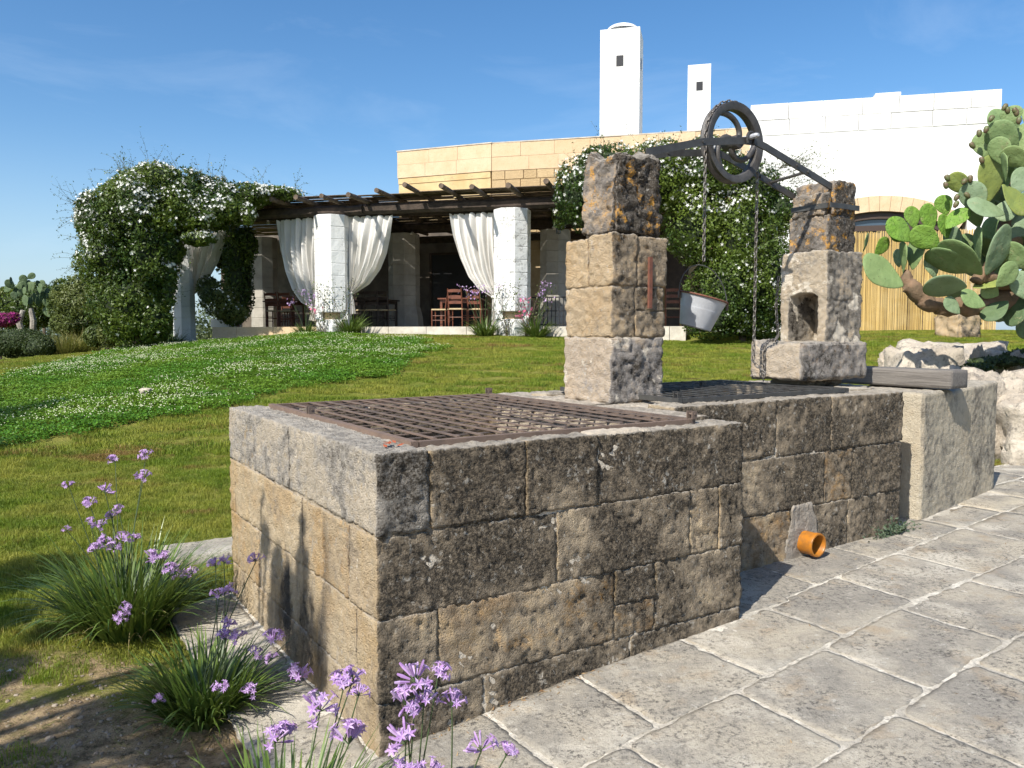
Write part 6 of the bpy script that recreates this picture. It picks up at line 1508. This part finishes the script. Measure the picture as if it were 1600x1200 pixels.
scatter('clover_patch', 'deep green clover patch full of small white flower heads on the lawn', 'clover', np.stack([cx_, cy_, terrain(cx_, cy_)], 1), np.random.uniform(0, 6.28, len(cx_)), np.random.uniform(.8, 1.2, len(cx_)), ix, CM)
# gravel and straw on the bare soil
n = 9000; x = np.random.uniform(-3.6, .2, n); y = np.random.uniform(1.6, 4.3, n); u, v = to_uv(x, y); k = ~paved(u, v) & (np.random.rand(n) < 1-sstep(2.9, 4.0, y+.8*n2(x, y, 1.1, 4, 4))); x, y = x[k], y[k]
def pebble(s_):
    rs = np.random.RandomState(s_); V = []
    for i in range(5):
        ph = math.pi*i/4-math.pi/2
        for j in range(7): V.append((math.cos(ph)*math.cos(j*.8976), math.cos(ph)*math.sin(j*.8976)*.8, math.sin(ph)*.55))
    V = np.array(V)*.012; V *= 1+.3*rs.rand(len(V))[:, None]; return mesh('pebble', V, [(i*7+j, i*7+(j+1) % 7, (i+1)*7+(j+1) % 7, (i+1)*7+j) for i in range(4) for j in range(7)], M['gravel'])
M['gravel'] = plain('soil_gravel', (.30, .25, .19), .95, (.20, .15, .10), 20)
scatter('gravel', 'small gravel and crumbs on the bare soil at the lower left', 'gravel', np.stack([x, y, terrain(x, y)], 1), np.random.uniform(0, 6.28, len(x)), np.random.exponential(.26, len(x))+.15, np.random.randint(0, 3, len(x)), [pebble(s_) for s_ in range(3)])
n = 15000; x = np.random.uniform(-3.4, .2, n); y = np.random.uniform(1.6, 4.2, n); u, v = to_uv(x, y); k = ~paved(u, v); x, y = x[k], y[k]
V, F = leaf_cloud(np.stack([x, y, terrain(x, y)+.006], 1), np.tile((0, 0, 3.), (len(x), 1)), np.random.uniform(.012, .055, len(x)), .05, fold=0, droop=0)
o = obj('straw', mesh('straw', V, F, M['drygrass'])); o['kind'] = 'stuff'; o['label'] = 'bits of dry straw strewn over the bare soil'; o['category'] = 'straw'

# ------------------------------------------------------------------ trees beside and behind the viewer (they throw the dappled shade at the left)
def olive(label, x, y, h, crown, nl, seed):
    z = float(terrain(x, y)); r = thing('olive_tree', label, 'tree', (x, y, z), 0, 'olive trees outside the left of the view')
    rs = random.Random(seed); mb = MB(); top = []
    mb.tube([(x, y, z-.1), (x+.08, y+.05, z+h*.25), (x, y+.1, z+h*.45)], [.2, .15, .12], 10)
    bl_ = []
    for k in range(9):
        a = k*.7+rs.random(); e = Vector((x+math.cos(a)*crown*rs.uniform(.35, .85), y+math.sin(a)*crown*rs.uniform(.35, .85), z+h*rs.uniform(.62, .98))); mb.tube([(x, y+.1, z+h*.42), Vector((x, y, z+h*.55)).lerp(e, .45), e], [.07, .04, .015], 6)
        bl_.append((tuple(e), (crown*rs.uniform(.22, .36),)*2+(crown*rs.uniform(.16, .26),)))
    mb.build('trunk', M['bark'], r); foliage(r, bl_, nl, .075, M['olive_leaf'], .28, inner=.3, seed=seed, name='crown'); return r
def shade_tree(label, x, y, spots, nl, seed, trunk=.14):
    """a loose crown whose boughs stand where the light comes from for the given shady patches of ground"""
    z = float(terrain(x, y)); r = thing('olive_tree', label, 'tree', (x, y, z), 0, 'olive trees outside the left of the view'); mb = MB()
    mb.tube([(x, y, z-.1), (x+.06, y+.05, z+1.0), (x, y+.1, z+1.7)], [trunk*1.5, trunk, trunk*.8], 10); bl_ = []
    for (gx0, gy0, h, rad) in spots:
        k = h/math.tan(SUN_EL); e = Vector((gx0-k*math.sin(SUN_AZ), gy0-k*math.cos(SUN_AZ), float(terrain(gx0, gy0))+h))
        mb.tube([(x, y+.1, z+1.65), Vector((x, y, z+2.3)).lerp(e, .5), e], [.06, .035, .012], 6); bl_.append((tuple(e), (rad, rad, rad*.7)))
    mb.build('trunk', M['bark'], r); foliage(r, bl_, nl, .07, M['olive_leaf'], .30, inner=.15, seed=seed, name='crown'); return r
def gsp(px, py, h, rad): g = ground(px, py); return (g.x, g.y, h, rad)
def fsp(v, z, h, rad):
    """patch of the tank's left face at height z, given as the ground point its shade ray would reach"""
    x, y = from_uv(0, v); k = z/math.tan(SUN_EL); return (x+k*math.sin(SUN_AZ), y+k*math.cos(SUN_AZ), h, rad)
shade_tree('olive tree standing left of the viewer, shading the bare soil', -5.6, -.8,
  [gsp(40, 900, 3.3, .34), gsp(90, 990, 3.2, .16), gsp(190, 1115, 3.3, .18), gsp(250, 1180, 3.0, .26), gsp(100, 1190, 3.5, .18), gsp(-40, 1060, 3.4, .22), gsp(0, 975, 3.3, .2), gsp(330, 1230, 3.1, .25),
   fsp(.80, .62, 3.3, .05), fsp(.82, .45, 3.3, .09), fsp(.78, .25, 3.2, .13), fsp(1.0, .28, 3.3, .12), fsp(1.2, .35, 3.4, .10), fsp(1.38, .45, 3.3, .08), fsp(.62, .15, 3.2, .12), fsp(.9, .05, 3.3, .13), fsp(1.25, .15, 3.4, .12), fsp(1.42, .62, 3.4, .04)], 17000, 4)
shade_tree('olive tree outside the left edge beside the clover', -9.2, 4.4, [gsp(20, 650, 3.4, .5), gsp(70, 640, 3.2, .35), gsp(-40, 670, 3.6, .7), gsp(110, 632, 3.3, .18), gsp(0, 700, 3.5, .3), gsp(-120, 640, 3.5, .9)], 12000, 9)
